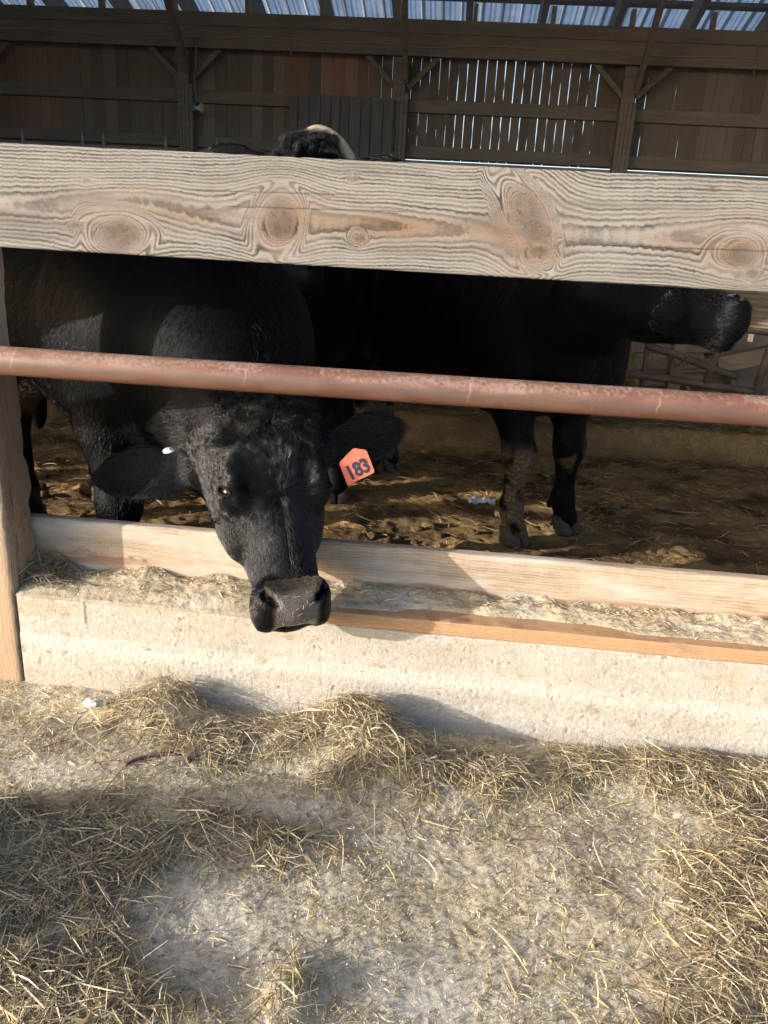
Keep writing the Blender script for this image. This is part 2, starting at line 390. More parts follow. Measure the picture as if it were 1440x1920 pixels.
# pipe rail
def make_pipe():
    n, m = 1300, 44; x = np.concatenate([np.linspace(-7.5, -1.61, 100), np.linspace(-1.6, 1.6, 1100), np.linspace(1.61, 6.5, 100)]); th = np.arange(m)*2*np.pi/m
    X = np.repeat(x[:, None], m, 1); T = np.repeat(th[None, :], n, 0)
    r = .0385+.0004*fbm(X*20, np.cos(T)*2, np.sin(T)*2, seed=81)
    Y = .0-r*np.cos(T); Z = 1.058+r*np.sin(T)+.004*np.sin(X*1.3)
    cx, sx = np.cos(T)*.04, np.sin(T)*.04
    red = mixc((.145, .072, .050), (.10, .042, .029), .5+.8*fbm(X*8, cx*30, sx*30, seed=82))
    org = sst(-.2, .9, fbm(X*1.1+2, X*0, seed=83)-X*.45); red = mixc(red, (.24, .125, .07), org*.5)
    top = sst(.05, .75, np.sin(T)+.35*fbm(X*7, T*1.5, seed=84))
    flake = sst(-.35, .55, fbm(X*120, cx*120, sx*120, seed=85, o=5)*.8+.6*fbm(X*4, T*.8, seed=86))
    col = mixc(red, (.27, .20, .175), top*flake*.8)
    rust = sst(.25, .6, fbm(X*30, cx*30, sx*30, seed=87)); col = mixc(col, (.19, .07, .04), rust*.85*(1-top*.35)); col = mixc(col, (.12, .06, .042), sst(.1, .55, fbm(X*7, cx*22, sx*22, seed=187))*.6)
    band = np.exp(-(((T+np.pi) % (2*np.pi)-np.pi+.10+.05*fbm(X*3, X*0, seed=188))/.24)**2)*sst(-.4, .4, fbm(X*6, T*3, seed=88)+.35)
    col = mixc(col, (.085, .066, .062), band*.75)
    for cxp in (-1.16, -.53, .05, .52): 
        s = np.exp(-((X-cxp-.002*np.sin(T*9)-.006*np.sin(T))/.0016)**2)*sst(-.8, .1, np.sin(T)+.3*pnoise(X*200, T*5, seed=89)); col = mixc(col, (.42, .36, .31), s*.35)
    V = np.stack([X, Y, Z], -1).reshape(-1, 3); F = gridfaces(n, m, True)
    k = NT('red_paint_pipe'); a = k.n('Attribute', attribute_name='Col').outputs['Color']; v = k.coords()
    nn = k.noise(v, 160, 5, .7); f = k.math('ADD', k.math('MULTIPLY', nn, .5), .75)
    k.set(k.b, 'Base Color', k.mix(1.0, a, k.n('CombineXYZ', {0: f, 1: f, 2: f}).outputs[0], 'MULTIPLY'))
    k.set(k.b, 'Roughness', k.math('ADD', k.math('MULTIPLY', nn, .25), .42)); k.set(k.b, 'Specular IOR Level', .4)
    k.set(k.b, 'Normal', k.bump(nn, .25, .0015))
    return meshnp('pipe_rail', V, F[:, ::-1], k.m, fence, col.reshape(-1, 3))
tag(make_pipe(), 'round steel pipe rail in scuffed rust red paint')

# ------------------------------------------------------------------ concrete curb
def make_curb(x0, x1):
    n = 900; x = np.linspace(x0, x1, n)
    prof = []
    for z in np.linspace(-.15, .322, 110): prof.append((.05, z, -1, 0))
    for a in (.3, .7, 1.1, 1.5): prof.append((.05+.008*(1-math.cos(a)), .322+.006*math.sin(a), -math.cos(a), math.sin(a)))
    for y in np.linspace(.07, .25, 22): prof.append((y, .328, 0, 1))
    for z in np.linspace(.31, -.15, 6): prof.append((.26, z, 1, 0))
    P = np.array(prof); nv = len(P)
    X = np.repeat(x[:, None], nv, 1); Y0 = P[None, :, 0]+0*X; Z0 = P[None, :, 1]+0*X
    front = (P[:, 2] < -.5)[None, :]*1.0
    crease = .195-.006*X+.004*pnoise(X*3, X*0, seed=91)
    low = sst(crease+.004, crease-.006, Z0)
    rough = .0010*fbm(X*75, Z0*75, seed=92, o=4)*(.5+low)
    pits = sst(.34, .52, pnoise(X*95, Z0*95, seed=93)*.7+.5*pnoise(X*30, Z0*30, seed=94))
    pits2 = sst(.40, .55, pnoise(X*150, Z0*150, seed=95))*low
    rel = rough-.0035*pits-.0011*pits2+.004*low+.004*fbm(X*3, Z0*5, seed=96, o=2)
    c = mixc((.365, .322, .262), (.435, .402, .35), .5+.7*fbm(X*2.2, Z0*9, seed=97))
    tan = sst(.05, .5, fbm(X*1.4+5, Z0*8, seed=98))*sst(.16, .3, Z0); c = mixc(c, (.40, .305, .21), tan*.6)
    white = np.exp(-((Z0-crease+.025+.02*fbm(X*2, X*0, seed=99))/.022)**2); c = mixc(c, (.50, .475, .42), white*.6)
    wet = sst(.13, .0, Z0+.04*fbm(X*4, Z0*6, seed=100)); c = mixc(c, (.38, .335, .27), wet*.35)
    c = mixc(c, (.17, .125, .085), np.clip(pits*.38+pits2*.08, 0, 1))
    sp = np.exp(-(((X-.88)/.035)**2+((Z0-.27)/.025)**2)); c = mixc(c, (.50, .26, .12), sp*.5)
    dr = np.exp(-((X+1.055+.004*pnoise(Z0*60, Z0*0, seed=101))/.0035)**2)*sst(.245, .26, Z0); c = mixc(c, (.05, .045, .035), dr*.85)
    seam = np.exp(-((Z0-crease)/.0013)**2); c = mixc(c, (.40, .35, .28), seam*.35)
    for ci, (cx_, sl_) in enumerate(((-.62, .10), (.36, -.06), (1.6, .1))):
        ln = cx_+sl_*(Z0-.2)+.018*fbm(Z0*9, Z0*0+ci, seed=105, o=5); c = mixc(c, (.10, .085, .065), np.exp(-((X-ln)/.0011)**2)*sst(.30, .26, Z0)*.55*sst(-.3, .2, pnoise(Z0*20, Z0*0+ci, seed=106)))
    spl = sst(.42, .6, fbm(X*13, Z0*17, seed=107, o=5)); c = mixc(c, (.25, .195, .12), spl*.45)
    run = sst(.25, .6, pnoise(X*16, Z0*1.2, seed=108))*sst(.12, .3, Z0); c = mixc(c, (.31, .27, .215), run*.4)
    c = c*(1+.20*pnoise(X*130, Z0*130, seed=102)+.16*fbm(X*35, Z0*50, seed=104))[..., None]
    Y = Y0+P[None, :, 2]*rel; Z = Z0+P[None, :, 3]*rel
    ragged = .012*fbm(X*25, X*0, seed=103)*(Z0 > .318); Z = Z+ragged*front*0-.0*ragged
    V = np.stack([X, Y, Z], -1).reshape(-1, 3)
    m = mat_col('rough_concrete', .92, .15, .2, 120, ((260, .7, .003), (90, .5, .005)), speck=(240, .70, (.28, .21, .14)))
    return meshnp('concrete_curb', V, gridfaces(n, nv)[:, ::-1], m, None, c.reshape(-1, 3))
tag(make_curb(-1.27, 2.8), 'pitted cream concrete curb under the feed fence with a faint seam along it', 'curb')
tag(make_curb(-7.5, -1.449), 'concrete curb running on to the left beyond the gnawed fence post', 'curb')

# feed dust drifted on the ledge
def ledge_h(X, Y):
    f = np.clip((Y-.05)/.16, 0, 1)
    lump = .5+.5*fbm(X*3.1, X*0+2, seed=111, o=3)
    left = sst(-.45, -.62, X)
    h = .334+.012*left*sst(0, .4, f)+f**1.3*(.030+.04*lump)*(.55+.5*fbm(X*7, Y*14, seed=112))
    h = h+.038*sst(-.42, -.36, X)*(1-.0*f)                                   # lies on top of the sill plank from here on
    gap = sst(-.12, .0, X)*sst(.62, .45, X)*sst(.55, .2, f); gap2 = sst(-.36, -.2, X)*sst(.3, .0, f)
    h = h-gap*.03-gap2*.02
    h = h+.0030*fbm(X*24, Y*30, seed=113, o=5)+.006*np.clip(fbm(X*11, Y*13, seed=114), 0, 1)*f
    edge = sst(.055, .075+.03*np.abs(pnoise(X*4, X*0+5, seed=115)), Y+.018*left)
    return h*edge+(.325+.035*sst(-.42, -.36, X))*(1-edge)
def make_ledge():
    n, m = 1300, 60; x = np.linspace(-1.272, 2.4, n); y = np.linspace(.046, .212, m)
    X, Y = np.meshgrid(x, y, indexing='ij'); Z = ledge_h(X, Y)
    c = mixc((.44, .37, .27), (.34, .275, .19), .5+.8*fbm(X*9, Y*14, seed=116))
    c = mixc(c, (.52, .475, .41), sst(.1, .6, fbm(X*6, Y*9, seed=117))*.7)
    c = mixc(c, (.20, .155, .11), sst(.2, .6, fbm(X*60, Y*60, seed=118))*.6)
    m_ = mat_col('feed_dust', .95, .08, .35, 220, ((300, .6, .002), (90, .5, .004)), speck=(330, .66, (.62, .52, .36)))
    o = meshnp('feed_dust', np.stack([X, Y, Z], -1).reshape(-1, 3), gridfaces(n, m), m_, None, c.reshape(-1, 3))
    tag(o, 'drift of pale feed dust and chaff along the wooden ledge', kind='stuff')
make_ledge()

# ------------------------------------------------------------------ ground outside
# (x, y, rx, ry, hump height, hay density)
HAY = [(-1.42, -1.0, .28, .25, .38, 1.0), (-.74, -.66, .33, .24, .035, 1.0), (-1.17, -.84, .26, .20, .17, 1.0), (-.98, -.56, .20, .10, .07, .9), (-.62, -.97, .40, .13, .045, 1.0), (-.45, -.50, .26, .12, .022, .8),
       (-.78, -.05, .15, .11, .12, 1.0), (-.62, -.14, .24, .12, .03, .8), (-.95, -.16, .22, .12, .02, .35),
       (-.20, -.05, .19, .12, .12, 1.0), (-.13, -.16, .22, .13, .085, 1.0), (-.40, -.10, .16, .10, .04, .8), (.02, -.22, .16, .10, .03, .7),
       (.22, -.17, .24, .12, .04, .85), (.50, -.10, .30, .10, .035, .8), (.72, -.08, .28, .12, .045, .9), (1.0, -.06, .3, .14, .04, .8),
       (.78, -.66, .20, .36, .055, 1.0), (.95, -.40, .25, .25, .06, .9), (.62, -.90, .20, .20, .035, .9),
       (-.30, -.52, .20, .09, .012, .45), (-.215, -.90, .055, .085, .05, .9), (.50, -.55, .25, .25, .01, .22), (.15, -.38, .5, .10, .006, .25), (-.9, -.3, .3, .14, .01, .3)]
BARE = [(-.47, -.72, .10, .17), (-.40, -.86, .13, .14), (.04, -.86, .13, .09), (-.37, -.38, .13, .05), (-1.02, -.08, .07, .04), (-1.0, -.33, .16, .07)]
def gdens(X, Y):
    d = np.zeros_like(X)
    for (x, y, rx, ry, h, q) in HAY:
        w = 1+.35*fbm(X*5, Y*5, seed=200, o=3)
        r = ((X-x)/rx)**2+((Y-y)/ry)**2
        d = np.maximum(d, q*np.exp(-np.clip(r, 0, 50)*w*w*1.1)*(r < 6))
    for (x, y, rx, ry) in BARE:
        d = d*(1-.85*np.exp(-(((X-x)/rx)**2+((Y-y)/ry)**2)))
    return np.clip(d*(.45+.75*sst(-.25, .3, fbm(X*8, Y*8, seed=219))), 0, 1)
def gheight(X, Y):
    z = .010*fbm(X*2.3, Y*2.3, seed=201, o=3)
    for (x, y, rx, ry, h, q) in HAY:
        z = z+h*.62*np.exp(-(((X-x)/(rx*.8))**2+((Y-y)/(ry*.8))**2))
    z = z+.025*sst(-.10, .05, Y)*sst(-.4, -1.1, X)
    return z
def make_ground():
    x = np.concatenate([np.linspace(-2.2, -1.46, 50), np.linspace(-1.45, 1.2, 720), np.linspace(1.21, 2.2, 60)]); y = np.concatenate([np.linspace(-1.75, -1.16, 50), np.linspace(-1.15, .062, 330)])
    X, Y = np.meshgrid(x, y, indexing='ij')
    D = gdens(X, Y); Z = gheight(X, Y)
    rough = fbm(X*14, Y*14, seed=202, o=6)
    bare = np.zeros_like(X)
    for (bx, by, rx, ry) in BARE: bare = np.maximum(bare, np.exp(-(((X-bx)/rx)**2+((Y-by)/ry)**2)*.8))
    crumb = np.clip(fbm(X*42, Y*42, seed=203, o=4), -1, 1)
    Z = Z+.0040*rough*(1-.3*bare)+.0022*crumb
    mask = bare*.75+.45*fbm(X*4, Y*5, seed=204)+.38*fbm(X*22, Y*30, seed=217, o=5)+.10
    lime = sst(.25, .62, mask)*(1-.75*D)
    c = mixc((.44, .385, .295), (.54, .49, .40), .5+.8*fbm(X*7, Y*7, seed=205))
    c = mixc(c, (.56, .515, .43), lime*.75)
    gold = sst(.0, .35, fbm(X*3+7, Y*4, seed=206)+.5*fbm(X*30, Y*30, seed=218, o=4)); c = mixc(c, (.54, .44, .26), gold*.5*(1-lime*.7))
    meal = np.exp(-((Y+.02)/.12)**2)*sst(-.3, .4, fbm(X*4, Y*6, seed=207)); c = mixc(c, (.66, .54, .33), meal*.7)
    c = mixc(c, (.44, .35, .205), D*.8)
    c = c*(1+.42*np.clip(fbm(X*60, Y*60, seed=215, o=3), -.9, .9))[..., None]
    brown = sst(.12, .34, fbm(X*26, Y*30, seed=216, o=5)); c = mixc(c, (.25, .195, .125), brown*.5*(1-.6*lime))
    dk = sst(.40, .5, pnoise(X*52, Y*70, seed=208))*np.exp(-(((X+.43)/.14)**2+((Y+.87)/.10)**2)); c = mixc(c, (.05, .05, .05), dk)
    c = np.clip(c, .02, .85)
    edge = sst(2.2, 1.9, np.abs(X))*sst(-1.75, -1.6, Y); Z = Z*edge-.006*(1-edge)
    m_ = mat_col('yard_ground', .95, .08, .42, 150, ((600, .8, .0025), (190, .7, .003)), speck=(300, .66, (.66, .56, .38)))
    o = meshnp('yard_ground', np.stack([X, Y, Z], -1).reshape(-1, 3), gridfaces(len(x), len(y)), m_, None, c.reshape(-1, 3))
    tag(o, 'dusty lime and dirt yard strewn with chaff in front of the curb', kind='structure')
make_ground()
M_DIRT = mat_noise('outer_dirt', [(.22, .18, .12), (.34, .28, .19), (.44, .40, .33)], 2.5, bump=(.6, .02), fine=40)
for nm, c, s in (('outer_yard', (0, -30.9, -.06), (200, 58.4, .08)), ('outer_yard', (-51.1, -.85, -.06), (97.8, 1.7, .08)), ('outer_yard', (51.1, -.85, -.06), (97.8, 1.7, .08))):
    o = box(nm, c, s, M_DIRT, None, None, 0); tag(o, 'bare dirt yard reaching away from the barn', kind='structure')
o = box('far_field', (0, 60, -.25), (200, 100, .1), mat_noise('frosty_field', [(.40, .40, .38), (.6, .6, .6)], .4, bump=None), None, None, 0); tag(o, 'pale open ground behind the barn', kind='structure')

# ------------------------------------------------------------------ hay
def blades(name, R, P, L, Wd, zf, lift, cols, mat, kind='stuff', label=None, curl=.35, seg=3, ang=None, tilt=.16):
    """P (n,2) roots; flat bent straw blades lying on the height field zf"""
    n = len(P); a = R.uniform(0, 2*np.pi, n) if ang is None else ang
    t = np.linspace(-.5, .5, seg+1)[None, :]
    bend = R.normal(0, curl, n)[:, None]
    la = a[:, None]+bend*t*1.6
    dx = np.cumsum(np.cos(la), 1)*L[:, None]/(seg+1); dy = np.cumsum(np.sin(la), 1)*L[:, None]/(seg+1)
    X = P[:, :1]+dx-dx.mean(1, keepdims=True); Y = P[:, 1:]+dy-dy.mean(1, keepdims=True)
    sl = R.normal(0, tilt, n)[:, None]
    Z = zf(X, Y); Zc = Z.mean(1, keepdims=True)
    Z = Zc*.55+Z*.45+lift[:, None]+np.abs(sl)*0+sl*t*L[:, None]-((t*2)**2)*R.uniform(-.04, .12, n)[:, None]*L[:, None]
    Z = np.maximum(Z, zf(X, Y)+.001)
    nx, ny = -np.sin(la), np.cos(la)
    tw = R.uniform(-1.1, 1.1, n)[:, None]
    w = Wd[:, None]*.5*np.array([.6]+[1.0]*(seg-1)+[.35])[None, :]
    ox, oy, oz = nx*w*np.cos(tw), ny*w*np.cos(tw), w*np.sin(tw)
    V = np.stack([np.stack([X-ox, Y-oy, Z-oz], -1), np.stack([X+ox, Y+oy, Z+oz], -1)], 2)   # n,seg+1,2,3
    base = (np.arange(n)*(seg+1)*2)[:, None, None]; k = np.arange(seg)[None, :, None]*2
    F = (base+k+np.array([0, 1, 3, 2])[None, None, :]).reshape(-1, 4)
    C = np.repeat(cols[:, None, :], (seg+1)*2, 1).reshape(-1, 3)
    o = meshnp(name, V.reshape(-1, 3), F, mat, None, C)
    return tag(o, label, kind=kind)
def straw_cols(R, n, grey=.3):
    pal = np.array([(.58, .47, .26), (.50, .40, .22), (.62, .53, .33), (.40, .32, .19), (.46, .40, .29), (.30, .235, .15), (.66, .58, .40), (.52, .42, .19)])
    c = pal[R.integers(0, len(pal), n)]*R.uniform(.55, 1.15, n)[:, None]
    g = (R.random(n) < grey)[:, None]; return np.where(g, c*np.array([.72, .72, .80]), c)
def mat_straw(name='dry_straw'):
    k = NT(name); a = k.n('Attribute', attribute_name='Col').outputs['Color']
    v = k.coords(); nn = k.noise(v, 300, 3); f = k.math('ADD', k.math('MULTIPLY', nn, .6), .7)
    c = k.mix(1.0, a, k.n('CombineXYZ', {0: f, 1: f, 2: f}).outputs[0], 'MULTIPLY')
    k.set(k.b, 'Base Color', c); k.set(k.b, 'Roughness', .62); k.set(k.b, 'Specular IOR Level', .35)
    tr = k.n('BsdfTranslucent', {0: c}); ms = k.n('MixShader', {0: .18})
    k.t.links.new(k.b.outputs[0], ms.inputs[1]); k.t.links.new(tr.outputs[0], ms.inputs[2]); k.t.links.new(ms.outputs[0], k.out.inputs[0])
    return k.m
M_STRAW = mat_straw()
R = np.random.default_rng(7)
def scatter(R, n, dens, x0, x1, y0, y1, pw=1.0):
    out = []
    while sum(map(len, out)) < n:
        p = np.stack([R.uniform(x0, x1, n*2), R.uniform(y0, y1, n*2)], 1)
        out.append(p[R.random(len(p)) < dens(p[:, 0], p[:, 1])**pw])
    return np.concatenate(out)[:n]
HUMPZ = lambda X, Y: gheight(X, Y)
def thick(P):
    z = np.zeros(len(P))
    for (x, y, rx, ry, h, q) in HAY: z = np.maximum(z, h*.55*np.exp(-(((P[:, 0]-x)/(rx*.9))**2+((P[:, 1]-y)/(ry*.9))**2)))
    return z
n = 66000
P = scatter(R, n, gdens, -1.7, 1.7, -1.45, .035, 2.6)
keep = P[:, 1] < .02; P = P[keep]; n = len(P)
L = R.gamma(5, .018, n).clip(.025, .22); Wd = R.uniform(.0009, .0030, n)
lift = R.random(n)**1.2*(thick(P)+.012)+.002
blades('loose_hay', R, P, L, Wd, HUMPZ, lift, straw_cols(R, n, .45)*np.array([1.08, 1.06, 1.08])*R.choice([.5, .9, 1.15, 1.35], n)[:, None], M_STRAW, tilt=.11, curl=.22, label='loose dry hay lying in heaps on the yard along the curb')
n = 7500
P = scatter(R, n, lambda x, y: np.clip(.1+.5*fbm(x*3, y*3, seed=213), .04, 1), -1.7, 1.7, -1.45, .03)
L = R.gamma(3, .012, n).clip(.012, .13); Wd = R.uniform(.001, .003, n)
blades('scattered_straw', R, P, L, Wd, HUMPZ, R.uniform(.003, .008, n), straw_cols(R, n, .35)*1.25, M_STRAW, label='single straws strewn over the dusty yard', tilt=.05)
n = 110000
P = scatter(R, n, lambda x, y: np.clip(.38+.6*fbm(x*5, y*5, seed=210)+.3*np.exp(-((y+.05)/.2)**2), .02, 1)*np.clip(1-.45*sum(np.exp(-(((x-b[0])/b[2])**2+((y-b[1])/b[3])**2)) for b in BARE), .05, 1), -1.6, 1.6, -1.4, .04)
L = R.gamma(2.2, .006, n).clip(.004, .04); Wd = R.uniform(.0010, .0036, n)
blades('chaff', R, P, L, Wd, HUMPZ, R.uniform(.003, .007, n), straw_cols(R, n, .4)*R.choice([.5, .8, 1.0, 1.2, 1.35], n)[:, None], M_STRAW, label='fine chopped chaff dusting the yard', seg=1, tilt=.25)
# hay crumbs on the ledge
n = 9000
P = np.stack([R.uniform(-1.26, 1.6, n), .06+.15*R.random(n)**.6], 1)
P = P[R.random(n) < np.clip(.25+.8*fbm(P[:, 0]*4, P[:, 1]*6, seed=211)+.5*(P[:, 1] > .16), .03, 1)]; n = len(P)
L = R.gamma(2.2, .009, n).clip(.004, .09); Wd = R.uniform(.0009, .0028, n)
ang = R.normal(0, .7, n)+np.pi*R.integers(0, 2, n)
blades('ledge_straw', R, P, L, Wd, ledge_h, R.uniform(.002, .007, n), straw_cols(R, n, .4)*1.1, M_STRAW, label='bits of straw caught in the dust of the ledge', ang=ang, tilt=.1)
n = 420
P = np.stack([R.normal(-1.2, .045, n).clip(-1.268, -1.08), R.uniform(.08, .2, n)], 1)
blades('ledge_straw', R, P, R.uniform(.03, .11, n), R.uniform(.0012, .003, n), ledge_h, R.random(n)*.055*np.exp(-((P[:, 0]+1.25)/.08)**2)+.003, straw_cols(R, n, .6)*.8, M_STRAW, label='small nest of hay in the corner between post and ledge', tilt=.3)
# kernels and grit: countless
def kernels():
    bm = bmesh.new(); rg = random.Random(5); cl = []
    pals = [(.62, .42, .10), (.70, .62, .45), (.66, .62, .54), (.50, .30, .12), (.62, .56, .40), (.35, .31, .26)]
    for i in range(560):
        x, y = rg.uniform(-1.1, 1.1), rg.uniform(-1.1, -.02)
        s = rg.uniform(.0014, .0038) if rg.random() < .93 else rg.uniform(.004, .0075)
        z = float(gheight(np.array([x]), np.array([y]))[0])+s*.4+.002
        r = bmesh.ops.create_icosphere(bm, subdivisions=1, radius=s)['verts']
        sc = (rg.uniform(.7, 1.5), rg.uniform(.6, 1.1), rg.uniform(.4, .8)); a = rg.uniform(0, 6.3)
        c = rg.choice(pals); k = rg.uniform(.7, 1.1)
        for v in r:
            p = Vector((v.co.x*sc[0], v.co.y*sc[1], v.co.z*sc[2]))*rg.uniform(.85, 1.15); p.rotate(Matrix.Rotation(a, 3, 'Z')); v.co = p+Vector((x, y, z))
            cl.append([q*k for q in c])
    me = bpy.data.meshes.new('spilled_grain'); bm.to_mesh(me); bm.free()
    a = me.color_attributes.new('Col', 'FLOAT_COLOR', 'POINT'); cc = np.ones((len(me.vertices), 4), np.float32); cc[:, :3] = cl; a.data.foreach_set('color', cc.ravel())
    o = link('spilled_grain', me, mat_col('grain_grit', .95, .04, .2, 200, ()), None, True)
    tag(o, 'spilled corn kernels and grit scattered on the yard', kind='stuff')
kernels()
def grit():
    n = 5000; r = np.random.default_rng(33)
    P = np.stack([r.uniform(-1.4, 1.2, n), r.uniform(-1.12, .03, n)], 1); s = r.gamma(3, .0006, n).clip(.0008, .005)
    z = gheight(P[:, 0], P[:, 1])+s*.5+.0015
    o = np.array([(1, 0, 0), (-1, 0, 0), (0, 1, 0), (0, -1, 0), (0, 0, 1), (0, 0, -1)], float)
    V = np.concatenate([P, z[:, None]], 1)[:, None, :]+o[None]*s[:, None, None]*r.uniform(.5, 1.3, (n, 6, 1))
    f = np.array([(0, 2, 4), (2, 1, 4), (1, 3, 4), (3, 0, 4), (2, 0, 5), (1, 2, 5), (3, 1, 5), (0, 3, 5)])
    F = (np.arange(n)[:, None, None]*6+f[None]).reshape(-1, 3)
    pal = np.array([(.55, .50, .42), (.36, .30, .22), (.44, .38, .30), (.16, .14, .12), (.62, .58, .52)]); c = pal[r.integers(0, 5, n)]
    tag(meshnp('grit', V.reshape(-1, 3), F, bpy.data.materials['grain_grit'], None, np.repeat(c, 6, 0), False), 'fine crumbs and grit peppering the yard', kind='stuff')
grit()
def lump(name, loc, s, seed, m, sub=3, amp=.35, flat=.6):
    bm = bmesh.new(); bmesh.ops.create_icosphere(bm, subdivisions=sub, radius=1)
    co = np.array([v.co for v in bm.verts]); d = 1+amp*fbm(co[:, 0]*2.2+seed, co[:, 1]*2.2, co[:, 2]*2.2, seed=seed, o=5)
    for v, k in zip(bm.verts, d): v.co = Vector((v.co.x*s[0], v.co.y*s[1], v.co.z*s[2]))*float(k)+Vector(loc)
    return bm_obj(name, bm, m, None, True)
M_LIME = mat_noise('lime_lump', [(.45, .40, .32), (.66, .62, .54)], 30, bump=(.5, .003))
tag(lump('lime_clod', (-1.0, -.05, .040), (.026, .020, .011), 3, M_LIME, 4, .8), 'white crumbly lime clod lying by the foot of the curb', 'clod')
P = [(x_, y_, float(gheight(np.array([x_]), np.array([y_]))[0])+.007) for x_, y_ in ((-.80, -.285), (-.775, -.255), (-.74, -.235), (-.70, -.225), (-.665, -.232), (-.63, -.245))]
tag(tube('twine', P, .0055, mat_noise('maroon_twine', [(.075, .036, .034), (.15, .08, .07)], 60, bump=(.5, .002)), seg=8, sub=5), 'short maroon length of twine lying across the hay', 'twine')

# ------------------------------------------------------------------ barn floor
def bfloor_h(X, Y):
    bank = sst(3.72, 3.95, Y+.10*pnoise(X*.9, X*0, seed=221)-.06*X)
    z = .2*bank+.014*fbm(X*3, Y*3, seed=222, o=3)-.0
    clod = np.clip(fbm(X*9, Y*9, seed=223, o=3)-.1, 0, 1)
    return z+.05*clod*sst(-.2, .4, fbm(X*1.6, Y*1.6, seed=224))*(1-.5*bank)
def make_floor():
    n, m = 620, 520; x = np.linspace(-4.2, 4.6, n); y = .245+8.0*np.linspace(0, 1, m)**1.5
    X, Y = np.meshgrid(x, y, indexing='ij')
    Z = bfloor_h(X, Y)+.012*fbm(X*16, Y*16, seed=225, o=4)+.006*fbm(X*50, Y*50, seed=226, o=2)
    st = sst(-.1, .5, fbm(X*2.2, Y*3.4, seed=227)+.28*sst(1.6, 2.6, Y))
    c = mixc((.085, .052, .029), (.22, .14, .072), .5+.8*fbm(X*6, Y*6, seed=228))
    c = mixc(c, (.54, .34, .145), st*.95*(.5+.6*np.abs(fbm(X*12, Y*18, seed=229))))
    face = np.exp(-((Y-3.85)/.12)**2); c = mixc(c, (.17, .115, .065), face*.6)
    c = mixc(c, (.20, .15, .08), sst(4.0, 4.4, Y)*.6)
    m_ = mat_col('manure_floor', .95, .04, .5, 60, ((160, .7, .006), (40, .6, .012)), speck=(150, .64, (.30, .21, .09)))
    o = meshnp('barn_floor', np.stack([X, Y, Z], -1).reshape(-1, 3), gridfaces(n, m), m_, None, c.reshape(-1, 3))
    tag(o, 'dark trampled manure and straw floor inside the barn', kind='structure')
make_floor()
o = box('barn_floor_edge', (-7.1, 4.2, -.05), (5.8, 8, .08), M_DIRT, None, None, 0); tag(o, 'dirt floor running on into the barn', kind='structure')
o = box('barn_floor_edge', (7.5, 4.2, -.05), (5.8, 8, .08), M_DIRT, None, None, 0); tag(o, 'dirt floor running on into the barn', kind='structure')
R2 = np.random.default_rng(21)
n = 15000
P = scatter(R2, n, lambda x, y: np.clip(.25+.7*fbm(x*2.2, y*3.4, seed=227)+.3*sst(1.6, 2.6, y)+.35*(y > 4), .03, 1), -3.2, 3.6, .4, 5.6)
L = R2.gamma(3, .03, n).clip(.03, .3); Wd = R2.uniform(.002, .006, n)
blades('bedding_straw', R2, P, L, Wd, bfloor_h, R2.uniform(.004, .03, n), straw_cols(R2, n, .1)*np.array([.9, .8, .6]), M_STRAW, label='trodden straw bedding on the dark barn floor', tilt=.12)
def clods():
    bm = bmesh.new(); rg = random.Random(9); cl = []
    spots = [(rg.uniform(-2.4, 3.2), rg.uniform(.8, 3.6)) for _ in range(30)]+[(.98+rg.gauss(0, .13), 2.5+rg.gauss(0, .12)) for _ in range(16)]+[(.45+rg.gauss(0, .2), 2.9+rg.gauss(0, .1)) for _ in range(16)]+[(-.15+rg.gauss(0, .15), 1.6+rg.gauss(0, .25)) for _ in range(18)]
    for (x, y) in spots:
        s = rg.uniform(.012, .036); z = float(bfloor_h(np.array([x]), np.array([y]))[0])+s*.25
        r = bmesh.ops.create_icosphere(bm, subdivisions=3, radius=1)['verts']
        co = np.array([v.co for v in r]); o = rg.uniform(0, 99); d = 1+.8*fbm(co[:, 0]*2.2+o, co[:, 1]*2.2, co[:, 2]*2.2, seed=231, o=4)
        k = rg.uniform(.5, 1.2); q = (rg.uniform(.7, 1.4), rg.uniform(.7, 1.4), rg.uniform(.45, .75))
        for v, f in zip(r, d):
            v.co = Vector((v.co.x*q[0]*s*f+x, v.co.y*q[1]*s*f+y, v.co.z*q[2]*s*f+z)); cl.append((.13*k, .082*k, .038*k))
    me = bpy.data.meshes.new('manure_clods'); bm.to_mesh(me); bm.free()
    a = me.color_attributes.new('Col', 'FLOAT_COLOR', 'POINT'); cc = np.ones((len(me.vertices), 4), np.float32); cc[:, :3] = cl; a.data.foreach_set('color', cc.ravel())
    tag(link('manure_clods', me, mat_col('manure', .9, .2, .5, 80, ((120, .7, .006),)), None, True), 'crumbled manure clods strewn over the barn floor', kind='stuff')
clods()
def scrap():
    n = 26; bm = bmesh.new(); 
    x = np.linspace(-1, 1, n); X, Y = np.meshgrid(x, x, indexing='ij')
    Z = .03*fbm(X*1.6, Y*2.2, seed=241)+.02*np.abs(pnoise(X*3, Y*3, seed=242))+.025
    r = 1-.35*np.abs(pnoise(np.arctan2(Y, X)*1.4, X*0, seed=243))
    V = np.stack([.085*X*r+.24, .04*Y*r*(1-.4*X)+2.36, Z], -1).reshape(-1, 3)
    o = meshnp('paper_scrap', V, gridfaces(n, n), mat_noise('white_scrap', [(.6, .64, .68), (.82, .84, .86)], 25, bump=(.3, .003)))
    tag(o, 'crumpled white scrap on the floor beside the muddy hoof', 'scrap')
scrap()

